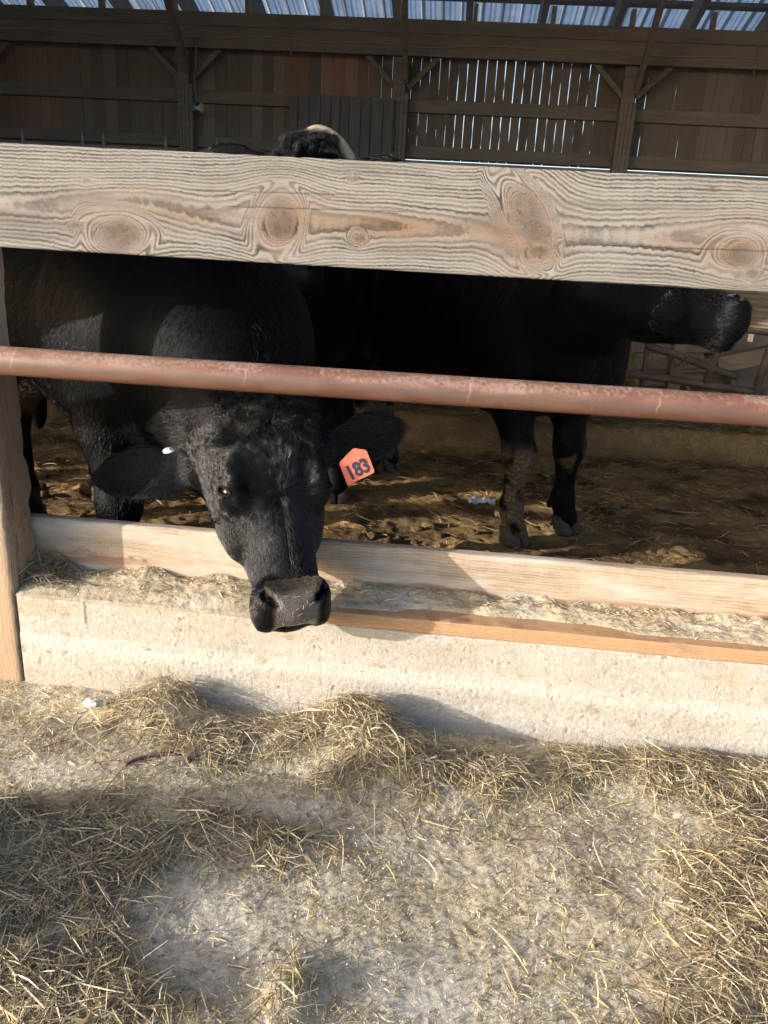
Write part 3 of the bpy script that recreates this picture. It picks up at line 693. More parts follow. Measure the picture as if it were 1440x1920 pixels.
# ------------------------------------------------------------------ the barn behind
M_BEAM = mat_noise('smoky_timber', [(.115, .102, .094), (.165, .147, .136), (.21, .187, .172)], 3, (.6, 3, 6), .85, .2, (.4, .004), 40)
M_BOARD = mat_col('barn_boards', .9, .15, .3, 12, ((60, .5, .004),), (6, 6, .6))
M_CONC = mat_noise('old_concrete', [(.16, .15, .14), (.26, .245, .22), (.34, .32, .28)], 3, bump=(.5, .006), fine=40)
barn = empty('cattle_barn', (0, 4, 0), 'open fronted timber cattle barn with gappy plank back wall and metal roof', 'barn')
YB = 7.5
POSTS = [-5.60, -3.19, -.79, 1.645, 4.08, 6.5]
Z_GB, Z_G, Z_TOP, Z_H0, Z_H1 = 2.44, 2.92, 3.36, 3.36, 3.71
rg = random.Random(3)
def wall_bay(x0, x1, bay):
    """tongue boards with shrinkage gaps the daylight comes through; knot holes and rot widen some"""
    V, F, C = [], [], []
    x = x0
    while x < x1:
        w = rg.uniform(.115, .15) if bay < 2 else rg.uniform(.095, .106)
        g = .003
        if bay == 2:
            cxx = x-x0
            if cxx > .45: g = rg.choice([.006, .008, .008, .005, .007, .004, .002])
        elif bay == 3: g = rg.choice([.0006, .0008, .001, .005, .001, .007, .001, .007])
        elif bay >= 4: g = .004
        e = min(x+w, x1)
        nz = 14; zt = Z_H1-.05; zb = 2.387 if bay > 1 else 2.34
        zs = np.linspace(zb, zt, nz)
        wr = [rg.uniform(0, 1)**3*.012 if bay in (2, 3) else 0 for _ in range(nz)]
        d = rg.uniform(-.004, .004)
        tone = rg.uniform(.75, 1.15)
        if bay == 0: base = (.17, .143, .13) if x-x0 > .9 else (.215, .15, .128)
        elif bay == 1: base = (.25, .155, .125) if .95 < x-x0 < 2.0 and rg.random() < .85 else (.185, .16, .147)
        else: base = (.165, .146, .135)
        b0 = len(V)
        for i, z in enumerate(zs):
            xe = e-g+wr[i]
            if xe > e-.0005: xe = e-.0005 if bay in (2, 3) and rg.random() < .9 else xe
            for (px, py) in ((x, YB+.0+d), (xe, YB+d), (xe, YB+.022+d), (x, YB+.022+d)): V.append((px, py, z)); C.append([q*tone for q in base])
        for i in range(nz-1):
            for k in range(4): F.append((b0+i*4+k, b0+i*4+(k+1) % 4, b0+i*4+4+(k+1) % 4, b0+i*4+4+k))
        F.append((b0, b0+3, b0+2, b0+1)); q = b0+(nz-1)*4; F.append((q, q+1, q+2, q+3))
        x = e
    return meshnp('plank_panel', V, F, M_BOARD, barn, C, smooth=False)
for i in range(len(POSTS)-1):
    wall_bay(POSTS[i], POSTS[i+1], i)
    a, b = POSTS[i]+.085, POSTS[i+1]-.085
    box('girt', ((a+b)/2, YB-.032, Z_G), (b-a, .06, .13), M_BEAM, barn)
    box('girt', ((a+b)/2, YB-.032, Z_GB+.02), (b-a, .06, .12), M_BEAM, barn)
    for s, xx in ((1, POSTS[i]+.06), (-1, POSTS[i+1]-.06)):
        bar('knee_brace', (xx+s*.012, YB-.13, 3.08), (xx+s*.33, YB-.13, 3.375), .05, .055, M_BEAM, barn)
for x in POSTS:
    bm = bmesh.new()
    for k in range(4): box_bm(bm, (x-.063+k*.042, YB-.11, 1.52), (.039, .145, 3.0), None, .003)
    box_bm(bm, (x-.02, YB-.145, 3.19), (.13, .08, .34), None, .004)
    bm_obj('post', bm, M_BEAM, barn)
    bar('roof_strut', (x+.05, YB-.21, 3.14), (x+.05, YB-2.2, 4.95), .05, .10, M_BEAM, barn)
bm = bmesh.new(); box_bm(bm, (.4, YB-.17, 3.475), (13, .05, .215), None, .004); box_bm(bm, (.4, YB-.172, 3.650), (13, .05, .13), None, .004)
box_bm(bm, (.4, YB-.19, 3.385), (13, .05, .035), None, .004)
bm_obj('header_beam', bm, M_BEAM, barn)
for x in (-4.4, -2.0, .45, 2.86): box('header_splice', (x, YB-.197, 3.50), (.02, .01, .33), M_BEAM, barn)
for x in np.arange(-6.6, 7.5, .81):
    bar('rafter', (x, 8.75, 3.72), (x, 3.6, 5.28), .075, .23, M_BEAM, barn)
    box('rafter_block', (x+.07, YB-.15, 3.79), (.045, .10, .17), mat_noise('pale_block', [(.16, .15, .14), (.24, .22, .2)], 8) if x < -6.5 else bpy.data.materials['pale_block'], barn)
for yy in (8.62, 8.02, 7.42, 6.82, 6.2, 5.6, 5.0, 4.4):
    z = 3.86+(8.75-yy)*.303
    box('purlin', (.4, yy, z+.035), (14.6, .075, .05), M_BEAM, barn, Matrix.Rotation(-math.atan(.303), 3, 'X'))
def roof(name, y0, z0, y1, z1, m, parent, x0=-7.2, x1=7.8):
    n = int((x1-x0)/.0125); x = np.linspace(x0, x1, n)
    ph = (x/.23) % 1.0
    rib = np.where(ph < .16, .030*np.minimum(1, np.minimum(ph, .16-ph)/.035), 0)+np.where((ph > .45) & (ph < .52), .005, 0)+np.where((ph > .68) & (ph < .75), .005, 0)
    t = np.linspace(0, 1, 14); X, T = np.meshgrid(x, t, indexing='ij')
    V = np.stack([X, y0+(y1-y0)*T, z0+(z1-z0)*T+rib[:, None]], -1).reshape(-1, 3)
    dk = np.where((ph > .0) & (ph < .20), .22, 1.0)*np.where((ph > .44) & (ph < .53), .5, 1)*np.where((ph > .67) & (ph < .76), .55, 1); C = np.repeat((dk*(1+.12*pnoise(x*3, x*0, seed=501)))[:, None, None]*np.array([.66, .69, .74]), 14, 1).reshape(-1, 3)  # shading of the rib sides painted into the sheet colour
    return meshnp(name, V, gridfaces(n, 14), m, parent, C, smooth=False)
k = NT('roof_sheet'); v = k.coords()
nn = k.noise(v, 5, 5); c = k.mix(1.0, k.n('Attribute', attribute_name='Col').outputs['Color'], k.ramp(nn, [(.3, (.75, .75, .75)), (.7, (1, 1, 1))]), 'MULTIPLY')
k.set(k.b, 'Base Color', c); k.set(k.b, 'Metallic', .35); k.set(k.b, 'Roughness', .42)
tr = k.n('BsdfTranslucent', {0: k.mix(1., c, (.9, .97, 1.0), 'MULTIPLY')}); ms = k.n('MixShader', {0: .6})
k.t.links.new(k.b.outputs[0], ms.inputs[1]); k.t.links.new(tr.outputs[0], ms.inputs[2]); k.t.links.new(ms.outputs[0], k.out.inputs[0])
M_SHEET = k.m
M_TIN = mat_noise('dull_tin', [(.10, .10, .11), (.2, .2, .21)], 2, bump=None, rough=.5, metal=.6)
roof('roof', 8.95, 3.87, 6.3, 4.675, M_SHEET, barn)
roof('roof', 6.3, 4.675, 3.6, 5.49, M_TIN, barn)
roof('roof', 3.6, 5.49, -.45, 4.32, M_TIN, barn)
box('front_beam', (.4, -.1, 4.27), (14.6, .18, .36), M_BEAM, barn)
for x in (-6.9, 7.6):
    bm = bmesh.new(); pr = [(0.0, 0.0), (8.6, 0.0), (8.6, 3.86), (3.6, 5.38), (0.0, 4.35)]
    f_ = [bm.verts.new((x-.05, a, b)) for a, b in pr]; b_ = [bm.verts.new((x+.05, a, b)) for a, b in pr]
    bm.faces.new(f_); bm.faces.new(b_[::-1])
    for i in range(5): bm.faces.new((f_[i], f_[(i+1) % 5], b_[(i+1) % 5], b_[i]))
    bm_obj('side_wall', bm, M_BEAM, barn)
box('base_wall', (.4, YB+.02, 1.12), (14.6, .2, 2.5), M_CONC, barn)
# pale cones stand in for daylight showing through notches low on the left bays
k = NT('daylight_tip'); k.set(k.b, 'Base Color', (.32, .34, .36, 1)); k.set(k.b, 'Roughness', .7); M_TIP = k.m
for x in (-5.17, -4.45, -4.20, -3.46, -2.86):
    bm = bmesh.new(); bmesh.ops.create_cone(bm, segments=8, radius1=.026, radius2=.004, depth=.15, cap_ends=True)
    bmesh.ops.create_cone(bm, segments=8, radius1=.02, radius2=.02, depth=.03, cap_ends=True, matrix=Matrix.Translation((0, 0, -.085)))
    bmesh.ops.translate(bm, vec=(x, YB-.085, 2.43), verts=bm.verts); bm_obj('daylight_spike', bm, M_TIP, barn, True)

# odd panel leaning against the back wall
M_GREY = mat_noise('grey_boards', [(.075, .077, .086), (.11, .112, .12), (.15, .15, .158)], 5, (5, 5, .5), .85, .2, (.4, .004), 50)
bp = empty('board_panel', (-1.42, 7.25, 2.4), 'dark grey plank panel standing against the back wall beside the post', 'panel')
x = -2.0
while x < -.86:
    w = rg.uniform(.10, .135); box('plank', (x+w/2, 7.24+rg.uniform(-.004, .004), 2.33), (w-.007, .022, 1.22+rg.uniform(-.012, .012)), M_GREY, bp); x += w
box('batten', (-1.42, 7.268, 2.75), (1.14, .03, .09), M_GREY, bp); box('batten', (-1.42, 7.268, 1.95), (1.14, .03, .09), M_GREY, bp)

# yellow cord stapled along the header
P = [(xx, YB-.222, 3.47+.012*math.sin(xx*2.1)+.010*math.sin(xx*5.3+1)) for xx in np.arange(-6, 6.4, .22)]
tag(tube('cord', P, .0055, mat_noise('yellow_cord', [(.28, .22, .10), (.36, .29, .13)], 8, bump=None), seg=6, sub=2), 'thin yellow cord stapled along the header beam of the back wall', 'cord')
# spray nozzle on the post with its hose
nz = empty('hose_nozzle', (-3.02, 7.2, 2.76), 'white funnel nozzle with a blue collar hanging beside the left back post', 'nozzle')
def revolve(name, prof, M, m, parent, seg=18):
    V = [(r*math.cos(a), r*math.sin(a), z) for (z, r) in prof for a in np.arange(seg)*2*math.pi/seg]
    V = [tuple(M @ Vector(v)) for v in V]
    return meshnp(name, V, gridfaces(len(prof), seg, True)[:, ::-1], m, parent)
MN = Matrix.Translation((-3.085, 7.2, 2.765)) @ Matrix.Rotation(math.pi/2, 4, 'Y')
M_WHITE = mat_noise('old_white_plastic', [(.5, .5, .48), (.66, .66, .63)], 20, bump=None, rough=.5)
revolve('funnel', [(.045, .0), (.045, .022), (.075, .018), (.10, .03), (.125, .055), (.128, .05), (.10, .022), (.10, 0)], MN, M_WHITE, nz)
revolve('collar', [(0, 0), (0, .036), (.05, .036), (.05, .0)], MN, mat_noise('blue_plastic', [(.05, .17, .30), (.07, .24, .40)], 20, bump=None, rough=.5), nz)
tube('hose', [(-3.06, 7.22, 2.78), (-3.03, 7.24, 2.86), (-3.055, 7.25, 3.0), (-3.04, 7.26, 3.2), (-3.03, 7.26, 3.45)], .011, M_BEAM, nz, 8, 4)

# ------------------------------------------------------------------ gate, pallets and slabs in the right rear corner
M_RUST = mat_noise('rusty_gate_steel', [(.075, .055, .045), (.13, .085, .06), (.20, .15, .11)], 9, bump=(.4, .003), rough=.65, spec=.4, fine=80)
g = empty('pipe_gate', (2.1, 4.2, .5), 'rusty tube gate standing beneath the muzzle of the cow in profile', 'gate')
tube('bottom_rail', [(1.0, 4.25, .60), (1.6, 4.22, .57), (2.34, 4.2, .51), (2.385, 4.2, .47), (2.39, 4.2, .16)], .030, M_RUST, g, 12, 4)
tube('gate_rail', [(1.50, 4.3, .80), (1.75, 4.25, .745), (2.02, 4.2, .665), (2.2, 4.2, .62)], .029, M_RUST, g, 12, 3)
tube('upright', [(1.51, 4.3, .95), (1.53, 4.3, .25)], .020, M_RUST, g, 10)
tube('upright', [(2.03, 4.2, .83), (1.97, 4.2, .55)], .027, M_RUST, g, 10)
tube('upright', [(2.40, 4.18, .92), (2.355, 4.18, .55)], .030, M_RUST, g, 10)
tube('top_rail', [(1.3, 4.3, 1.02), (2.0, 4.25, .98), (2.9, 4.2, .94)], .026, M_RUST, g, 10)
def chain(pts, parent):
    pts = [Vector(p) for p in pts]; bm = bmesh.new(); i = 0
    for a, b in zip(pts[:-1], pts[1:]):
        n = max(1, int((b-a).length/.026))
        for k in range(n):
            c = a.lerp(b, (k+.5)/n); d = (b-a).normalized()
            s = d.cross(Vector((0, 0, 1)) if abs(d.z) < .9 else Vector((1, 0, 0))).normalized(); u = s.cross(d)
            if i % 2: s, u = u, s
            th = np.arange(11)*2*np.pi/10
            P = [tuple(c+d*(.021*math.cos(t))+s*(.011*math.sin(t))) for t in th]
            V, F = tube_arrays(P, .0035, 6, False); vs = [bm.verts.new(v) for v in V]
            for f in F: bm.faces.new([vs[q] for q in f])
            i += 1
    return bm_obj('chain', bm, M_RUST, parent, True)
chain([(1.70, 4.21, .73), (1.72, 4.19, .66), (1.76, 4.19, .70), (1.80, 4.19, .75), (1.78, 4.2, .68), (1.9, 4.2, .72)], g)
chain([(2.33, 4.16, .56), (2.37, 4.15, .50), (2.42, 4.15, .46), (2.40, 4.15, .54), (2.46, 4.15, .58)], g)
M_PALE = mat_noise('pallet_wood', [(.20, .145, .095), (.28, .205, .135), (.36, .27, .175)], 5, (1, 6, 6), .85, .2, (.4, .003), 60)
def pallet(loc, rz, rx, label):
    e = empty('wooden_pallet', loc, label, 'pallet', 'pallets stacked behind the gate')
    R = Matrix.Rotation(rz, 3, 'Z') @ Matrix.Rotation(rx, 3, 'X'); c = Vector(loc)
    for i in range(6): box('deck_board', c+R @ Vector((0, -.4+i*.16, .06)), (1.0, .10, .02), M_PALE, e, R, .002)
    for xx in (-.45, 0, .45): box('stringer', c+R @ Vector((xx, 0, 0)), (.045, .9, .09), M_PALE, e, R, .002)
pallet((1.95, 5.1, .62), .5, .9, 'wooden pallet tipped on edge under the cow jaw, nearer the dark brisket')
pallet((2.75, 5.6, 1.00), -.35, .35, 'wooden pallet lying high at the right end beside the muzzle')
pallet((2.35, 5.9, .25), .15, .1, 'wooden pallet lowest of the heap, resting on the bedding behind the gate')
s1 = box('concrete_slab', (2.95, 5.05, .36), (1.1, .14, .72), mat_noise('dusty_slab', [(.13, .12, .105), (.18, .165, .145), (.24, .22, .19)], 4, bump=(.5, .006), fine=50), None, Matrix.Rotation(.12, 3, 'Z')); tag(s1, 'upright grey concrete slab behind the chained end of the gate', 'slab')
s2 = box('timber_beam', (2.62, 4.55, .80), (1.0, .12, .13), M_PALE, None, Matrix.Rotation(.25, 3, 'Y').inverted() if False else Matrix.Rotation(-.28, 3, 'Y')); tag(s2, 'heavy squared timber sloping up to the right between gate and slab', 'beam')
s3 = box('timber_stub', (1.84, 4.62, .42), (.10, .12, .9), M_PALE); tag(s3, 'short sunlit timber stub standing in the bedding behind the gate', 'post')
for zz in (.55, .95): tag(bar('fence_rail', (-1.2, 5.2, zz+.12), (1.2, 5.2, zz), .05, .12, M_PALE), 'weathered rail seen between the two cattle, %s of the pair' % ('lower' if zz < .7 else 'upper'), 'rail', 'rails behind the cattle')

# ------------------------------------------------------------------ cattle: one smooth body surface each, from a blended distance field
class Field:
    def __init__(s, lo, hi, h):
        s.lo = np.array(lo, np.float32); s.h = h; s.n = np.ceil((np.array(hi)-lo)/h).astype(int)+1
        s.F = np.full(s.n, .5, np.float32)
        s.ax = [s.lo[i]+np.arange(s.n[i], dtype=np.float32)*h for i in range(3)]
    def sub(s, c0, c1, pad):
        a = np.clip(((np.minimum(c0, c1)-pad-s.lo)/s.h).astype(int), 0, s.n); b = np.clip(((np.maximum(c0, c1)+pad-s.lo)/s.h).astype(int)+2, 0, s.n)
        sl = tuple(slice(a[i], b[i]) for i in range(3))
        g = [s.ax[i][sl[i]] for i in range(3)]
        return sl, (g[0][:, None, None], g[1][None, :, None], g[2][None, None, :])
    def add(s, sl, d, k):
        A = s.F[sl]
        if k <= 0: s.F[sl] = np.minimum(A, d); return
        h = np.maximum(k-np.abs(A-d), 0)/k; s.F[sl] = np.minimum(A, d)-h*h*k*.25
    def cut(s, sl, d, k):
        A = s.F[sl]; d = -d; h = np.maximum(k-np.abs(A-d), 0)/k; s.F[sl] = np.maximum(A, d)+h*h*k*.25
    def cone(s, a, b, ra, rb, k=.05, cut=False):
        a = np.array(a, np.float32); b = np.array(b, np.float32)
        sl, (x, y, z) = s.sub(a, b, max(ra, rb)+k+.03)
        d = b-a; L2 = float(d@d)+1e-9
        t = np.clip(((x-a[0])*d[0]+(y-a[1])*d[1]+(z-a[2])*d[2])/L2, 0, 1)
        D = np.sqrt((x-a[0]-t*d[0])**2+(y-a[1]-t*d[1])**2+(z-a[2]-t*d[2])**2)-(ra+(rb-ra)*t)
        (s.cut if cut else s.add)(sl, D, k)
    def chain(s, P, r, k=.05):
        for i in range(len(P)-1): s.cone(P[i], P[i+1], r[i], r[i+1], k)
    def ell(s, c, r, k=.05, R=None, cut=False):
        c = np.array(c, np.float32); r = np.array(r, np.float32)
        sl, (x, y, z) = s.sub(c, c, float(r.max())+k+.03)
        x, y, z = x-c[0], y-c[1], z-c[2]
        if R is not None:
            R = np.asarray(R, np.float32); x, y, z = [R[i][0]*x+R[i][1]*y+R[i][2]*z for i in range(3)]
        k0 = np.sqrt((x/r[0])**2+(y/r[1])**2+(z/r[2])**2); k1 = np.sqrt((x/r[0]**2)**2+(y/r[1]**2)**2+(z/r[2]**2)**2)+1e-6
        D = k0*(k0-1)/k1
        (s.cut if cut else s.add)(sl, D, k)
    def mesh(s):
        F = s.F; n = s.n
        ins = F < 0
        c = np.zeros(n-1, np.int8)
        cs = [(i, j, k) for i in (0, 1) for j in (0, 1) for k in (0, 1)]
        for (i, j, k) in cs: c += ins[i:n[0]-1+i, j:n[1]-1+j, k:n[2]-1+k]
        act = np.argwhere((c > 0) & (c < 8))
        idx = np.full(n-1, -1, np.int32); idx[tuple(act.T)] = np.arange(len(act))
        val = {q: F[act[:, 0]+q[0], act[:, 1]+q[1], act[:, 2]+q[2]] for q in cs}
        acc = np.zeros((len(act), 3)); cnt = np.zeros(len(act))
        for a in cs:
            for ax in range(3):
                if a[ax] == 0:
                    b = list(a); b[ax] = 1; b = tuple(b); fa, fb = val[a], val[b]; m = (fa < 0) != (fb < 0)
                    t = np.where(m, fa/np.where(m, fa-fb, 1), 0)
                    p = np.repeat(np.array(a, float)[None], len(act), 0); p[:, ax] += t
                    acc[m] += p[m]; cnt[m] += 1
        V = (act+acc/cnt[:, None])*s.h+s.lo
        Fs = []
        for ax in range(3):
            o1, o2 = [(1, 2), (2, 0), (0, 1)][ax]
            A = ins.take(range(n[ax]-1), ax); B = ins.take(range(1, n[ax]), ax)
            e = np.argwhere(A != B); e = e[(e[:, o1] > 0) & (e[:, o2] > 0) & (e[:, o1] < n[o1]-1) & (e[:, o2] < n[o2]-1)]
            fl = A[tuple(e.T)]
            d1 = np.zeros(3, int); d1[o1] = 1; d2 = np.zeros(3, int); d2[o2] = 1
            q = np.stack([idx[tuple((e-d1-d2).T)], idx[tuple((e-d2).T)], idx[tuple(e.T)], idx[tuple((e-d1).T)]], 1)
            q[~fl] = q[~fl][:, ::-1]; Fs.append(q)
        return V, np.concatenate(Fs)

NP = lambda v: np.array(v, float)
def unit(v): v = NP(v); return v/np.linalg.norm(v)
TT = [-.20, -.08, .04, .14, .25, .36, .46, .58, .70, .80, .88, .95, 1.02]
HW = [.080, .108, .138, .154, .160, .156, .137, .116, .103, .096, .096, .094, .080]
FR = [-.10, -.035, .000, .016, .022, .016, .008, .004, .002, .003, .004, -.006, -.035]
DP = [.16, .23, .28, .30, .32, .325, .31, .275, .235, .20, .175, .155, .11]
class Head:
    """frame: P poll point on the face line, a poll->muzzle, n out of the face, s to the animal's left"""
    def __init__(h, P, a, n, L, wide=1.0, dp=None):
        h.dp = dp or DP; h.kk = h.dp[11]/DP[11]
        h.P = NP(P); h.a = unit(a); n = NP(n); n = n-h.a*(n@h.a); h.n = unit(n); h.s = np.cross(h.a, h.n)*-1.0; h.L = L; h.w = wide
        # animal's left: with a pointing down and n towards the viewer the animal's left is the viewer's right
    def pt(h, t, w, d): return h.P+h.a*(t*h.L)+h.s*(w*h.w)+h.n*d
    def R(h): return np.stack([h.a, h.s, h.n])
def eye_R(h, sg):
    e = h.s*(sg*.80)+h.n*.60; tn = unit(h.n*.80-h.s*(sg*.60)); a_ = unit(h.a*.62+tn*.78); return np.stack([a_, np.cross(e, a_), e])
def eye_c(h, sg, S_, out): return h.pt(.385, sg*.124*S_, -.034*S_)+eye_R(h, sg)[2]*out*S_
def head_field(f, h, ears, scale=1.0):
    R = h.R(); k = .02
    sl, (x, y, z) = f.sub(h.pt(-.3, 0, 0)-.0, h.pt(1.1, 0, 0), .42*scale)
    X, Y, Z = x-h.P[0], y-h.P[1], z-h.P[2]
    t = (R[0][0]*X+R[0][1]*Y+R[0][2]*Z)/h.L; w = (R[1][0]*X+R[1][1]*Y+R[1][2]*Z)/h.w; d = R[2][0]*X+R[2][1]*Y+R[2][2]*Z
    hw = np.interp(t, TT, HW)*scale; fr = np.interp(t, TT, FR)*scale; dp = np.interp(t, TT, h.dp)*scale
    dc = fr-dp/2; hd = dp/2; u = (d-dc)/hd
    br = np.interp(t, [.2, .5, .7, .9], [.10, .34, .32, .12])
    jw = np.interp(t, [.2, .5, .8, .95], [.12, .30, .34, .25])
    he = hw*(1-br*np.clip(u, 0, 1)**1.5-jw*np.clip(-u, 0, 1)**2)
    p = 2.5
    q = ((np.abs(w)/he)**p+np.abs(u)**p)**(1/p)
    D = (q-1)*np.minimum(hw, hd)*.8
    D = np.maximum(D, np.maximum(-.20-t, t-1.02)*h.L)
    f.add(sl, D.astype(np.float32), .06*scale)
    S_ = scale
    for sg in (1, -1):
        f.ell(h.pt(.375, sg*.117*S_, -.038*S_), NP((.062, .046, .046))*S_, .03*S_, R)               # orbit
        f.cone(h.pt(.25, sg*.122*S_, -.012*S_), h.pt(.36, sg*.118*S_, .004*S_), .020*S_, .015*S_, .03*S_)  # brow
        f.ell(h.pt(.42, sg*.108*S_, -.17*S_), NP((.13, .040, .10))*S_, .06*S_, R)                    # cheek
        f.ell(h.pt(.955, sg*.071*S_, -.070*S_*h.kk), NP((.058, .040, .055*h.kk))*S_, .03*S_, R)                # lip
        f.ell(h.pt(.915, sg*.066*S_, -.018*S_), NP((.045, .036, .034))*S_, .025*S_, R)               # nostril wing
        f.cone(h.pt(.44, sg*.138*S_, -.012*S_), h.pt(.57, sg*.110*S_, -.020*S_), .010*S_, .012*S_, .03*S_, True)   # tear channel
    f.ell(h.pt(.955, 0, -.035*S_), NP((.055, .078, .048))*S_, .025*S_, R)                          # nose pad
    f.ell(h.pt(.95, 0, -.125*S_*h.kk), NP((.06, .070, .042))*S_, .03*S_, R)                             # chin
    for sg in (1, -1):
        f.ell(eye_c(h, sg, S_, .030), NP((.026, .0105, .016))*S_, .008*S_, eye_R(h, sg), True)         # lids opening
        f.cone(h.pt(.900, sg*.080*S_, .004*S_), h.pt(.958, sg*.054*S_, .004*S_), .0145*S_, .008*S_, .008*S_, True)   # nostril
        f.cone(h.pt(.915, sg*.074*S_, -.022*S_), h.pt(.945, sg*.062*S_, -.010*S_), .0135*S_, .010*S_, .008*S_, True)
        f.cone(h.pt(1.03, sg*.02*S_, -.088*S_*h.kk), h.pt(.84, sg*.118*S_, -.118*S_*h.kk), .004*S_*h.kk, .004*S_*h.kk, .012*S_, True)   # mouth line
    for (root, tip, wid, nrm) in ears:
        root, tip = NP(root), NP(tip); e = unit(tip-root); nr = NP(nrm); nr = unit(nr-e*(nr@e)); b = np.cross(nr, e); L = np.linalg.norm(tip-root)
        c = root+(tip-root)*.54
        sl, (x, y, z) = f.sub(c, c, L*.66)
        X, Y, Z = x-c[0], y-c[1], z-c[2]
        ex = e[0]*X+e[1]*Y+e[2]*Z; by = b[0]*X+b[1]*Y+b[2]*Z; nz = nr[0]*X+nr[1]*Y+nr[2]*Z
        nz = nz-3.2*by*by+.35*ex*ex
        wl = wid*np.interp(ex/L, [-.6, -.4, -.1, .15, .38, .5, .56], [.45, .68, .98, 1.02, .90, .68, .38])
        q = np.sqrt((ex/(L*.56))**2+(by/wl)**2)
        D = np.maximum((q-1)*wl*.7, np.abs(nz)-.0105)
        k = .010; hh = np.maximum(k-np.abs(((q-1)*wl*.7)-(np.abs(nz)-.0105)), 0)/k; D = D+hh*hh*k*.25
        f.add(sl, D.astype(np.float32), .02)
        f.cone(root-e*.05, root+e*.045, .048, .030, .05)

def legs(f, fx, hx, S_, fl, hl):
    """fl, hl: per side (x shift, y shift, knee x shift)"""
    out = []
    for sg in (1, -1):
        dx, dy, kx = fl[sg]
        y = sg*.20*S_+dy; X = (fx+dx)*S_
        f.chain([(fx*S_-.02, sg*.20*S_, .86*S_), (X*.5+fx*S_*.5-.03+kx*.3, (y+sg*.2*S_)/2, .66*S_), (X+kx+.02, y, .42*S_), (X+.005, y, .17*S_)], NP([.14, .100, .060, .043])*S_, .06*S_)
        f.ell((X+kx+.025, y, .41*S_), NP((.066, .064, .085))*S_, .04); f.ell((X+.0, y, .165*S_), NP((.060, .056, .062))*S_, .03)
        f.cone((X+.005, y, .15*S_), (X+.045, y, .075*S_), .050*S_, .056*S_, .03)
        for q in (-.045, .045): f.ell((X-.055*S_, y+q*.6, .12*S_), NP((.018, .014, .022))*S_, .01)
        out.append((X+.045, y))
        dx, dy, kx = hl[sg]
        y = sg*.19*S_+dy; X = (hx+dx)*S_
        f.chain([(hx*S_+.18, sg*.2*S_, .96*S_), (hx*S_+.20+dx*.5, sg*.21*S_, .78*S_), (X-.10*S_+kx, y, .50*S_), (X-.02*S_, y, .18*S_)], NP([.20, .155, .066, .046])*S_, .07*S_)
        f.ell((X-.115*S_+kx, y, .50*S_), NP((.062, .050, .085))*S_, .04); f.ell((X-.02, y, .17*S_), NP((.062, .056, .062))*S_, .03)
        f.cone((X-.01, y, .16*S_), (X+.035, y, .075*S_), .050*S_, .056*S_, .03)
        out.append((X+.035, y))
    return out
def trunk(f, S_, fx=.45, hx=-.66, belly=0.0):
    E = lambda c, r, k=.14: f.ell(NP(c)*S_, NP(r)*S_, k)
    E((-.05, 0, .985-belly), (.82, .345, .375)); E((.42, 0, 1.0), (.40, .30, .40)); E((-.62, 0, 1.09), (.40, .29, .32))
    f.cone(NP((.42, 0, 1.27))*S_, NP((-.72, 0, 1.27))*S_, .13*S_, .15*S_, .16)
    E((.66, 0, .80), (.20, .15, .20), .12)
    E((.22, 0, .84), (.36, .29, .33), .12)
    for sg in (1, -1):
        E((.44, sg*.225, 1.0), (.20, .11, .32), .10); E((-.60, sg*.20, .93), (.27, .15, .36), .12)
        E((-.42, sg*.25, 1.24), (.10, .07, .08), .10); E((.28, sg*.26, .93), (.08, .05, .2), .1)
    for sg in (1, -1):
        f.cone(NP((.20, sg*.41, 1.22))*S_, NP((.22, sg*.385, .78))*S_, .035, .03, .10, True)
        f.cone(NP((.66, sg*.30, 1.22))*S_, NP((.64, sg*.30, .85))*S_, .03, .03, .10, True)
        for q in range(4): f.cone(NP((-.28+.12*q, sg*.385, 1.12))*S_, NP((-.24+.12*q, sg*.37, .82))*S_, .012, .012, .05, True)
    f.chain([NP(p)*S_ for p in ((-.93, 0, 1.30), (-1.02, 0, 1.20), (-1.05, 0, .9), (-1.04, .01, .55))], [.05, .035, .028, .03], .04)
    f.ell(NP((-1.04, .01, .45))*S_, NP((.045, .045, .13))*S_, .03)

def hoof_set(name, spots, S_, M, m, parent):
    for (x, y) in spots:
        f = Field((x-.10, y-.09, -.005), (x+.13, y+.09, .14), .006)
        for sg in (1, -1):
            f.cone((x-.012, y+sg*.032, .085), (x+.030, y+sg*.034, .028), .038*S_, .035*S_, .02)
            f.cone((x-.02, y+sg*.033, .03), (x+.055, y+sg*.027, .018), .036*S_, .022*S_, .02)
        f.ell((x+.035, y, .05), (.075, .0045, .075), .004, None, True)
        sl = (slice(None),)*3; Z = f.ax[2][None, None, :]+0*f.F; f.F = np.maximum(f.F, .004-Z); f.F = np.maximum(f.F, Z-.10)
        V, Q = f.mesh()
        if len(V): meshnp('hoof', xf(V, M), Q, m, parent)
def xf(V, M):
    V = np.asarray(V, float); return V@M[:3, :3].T+M[:3, 3]

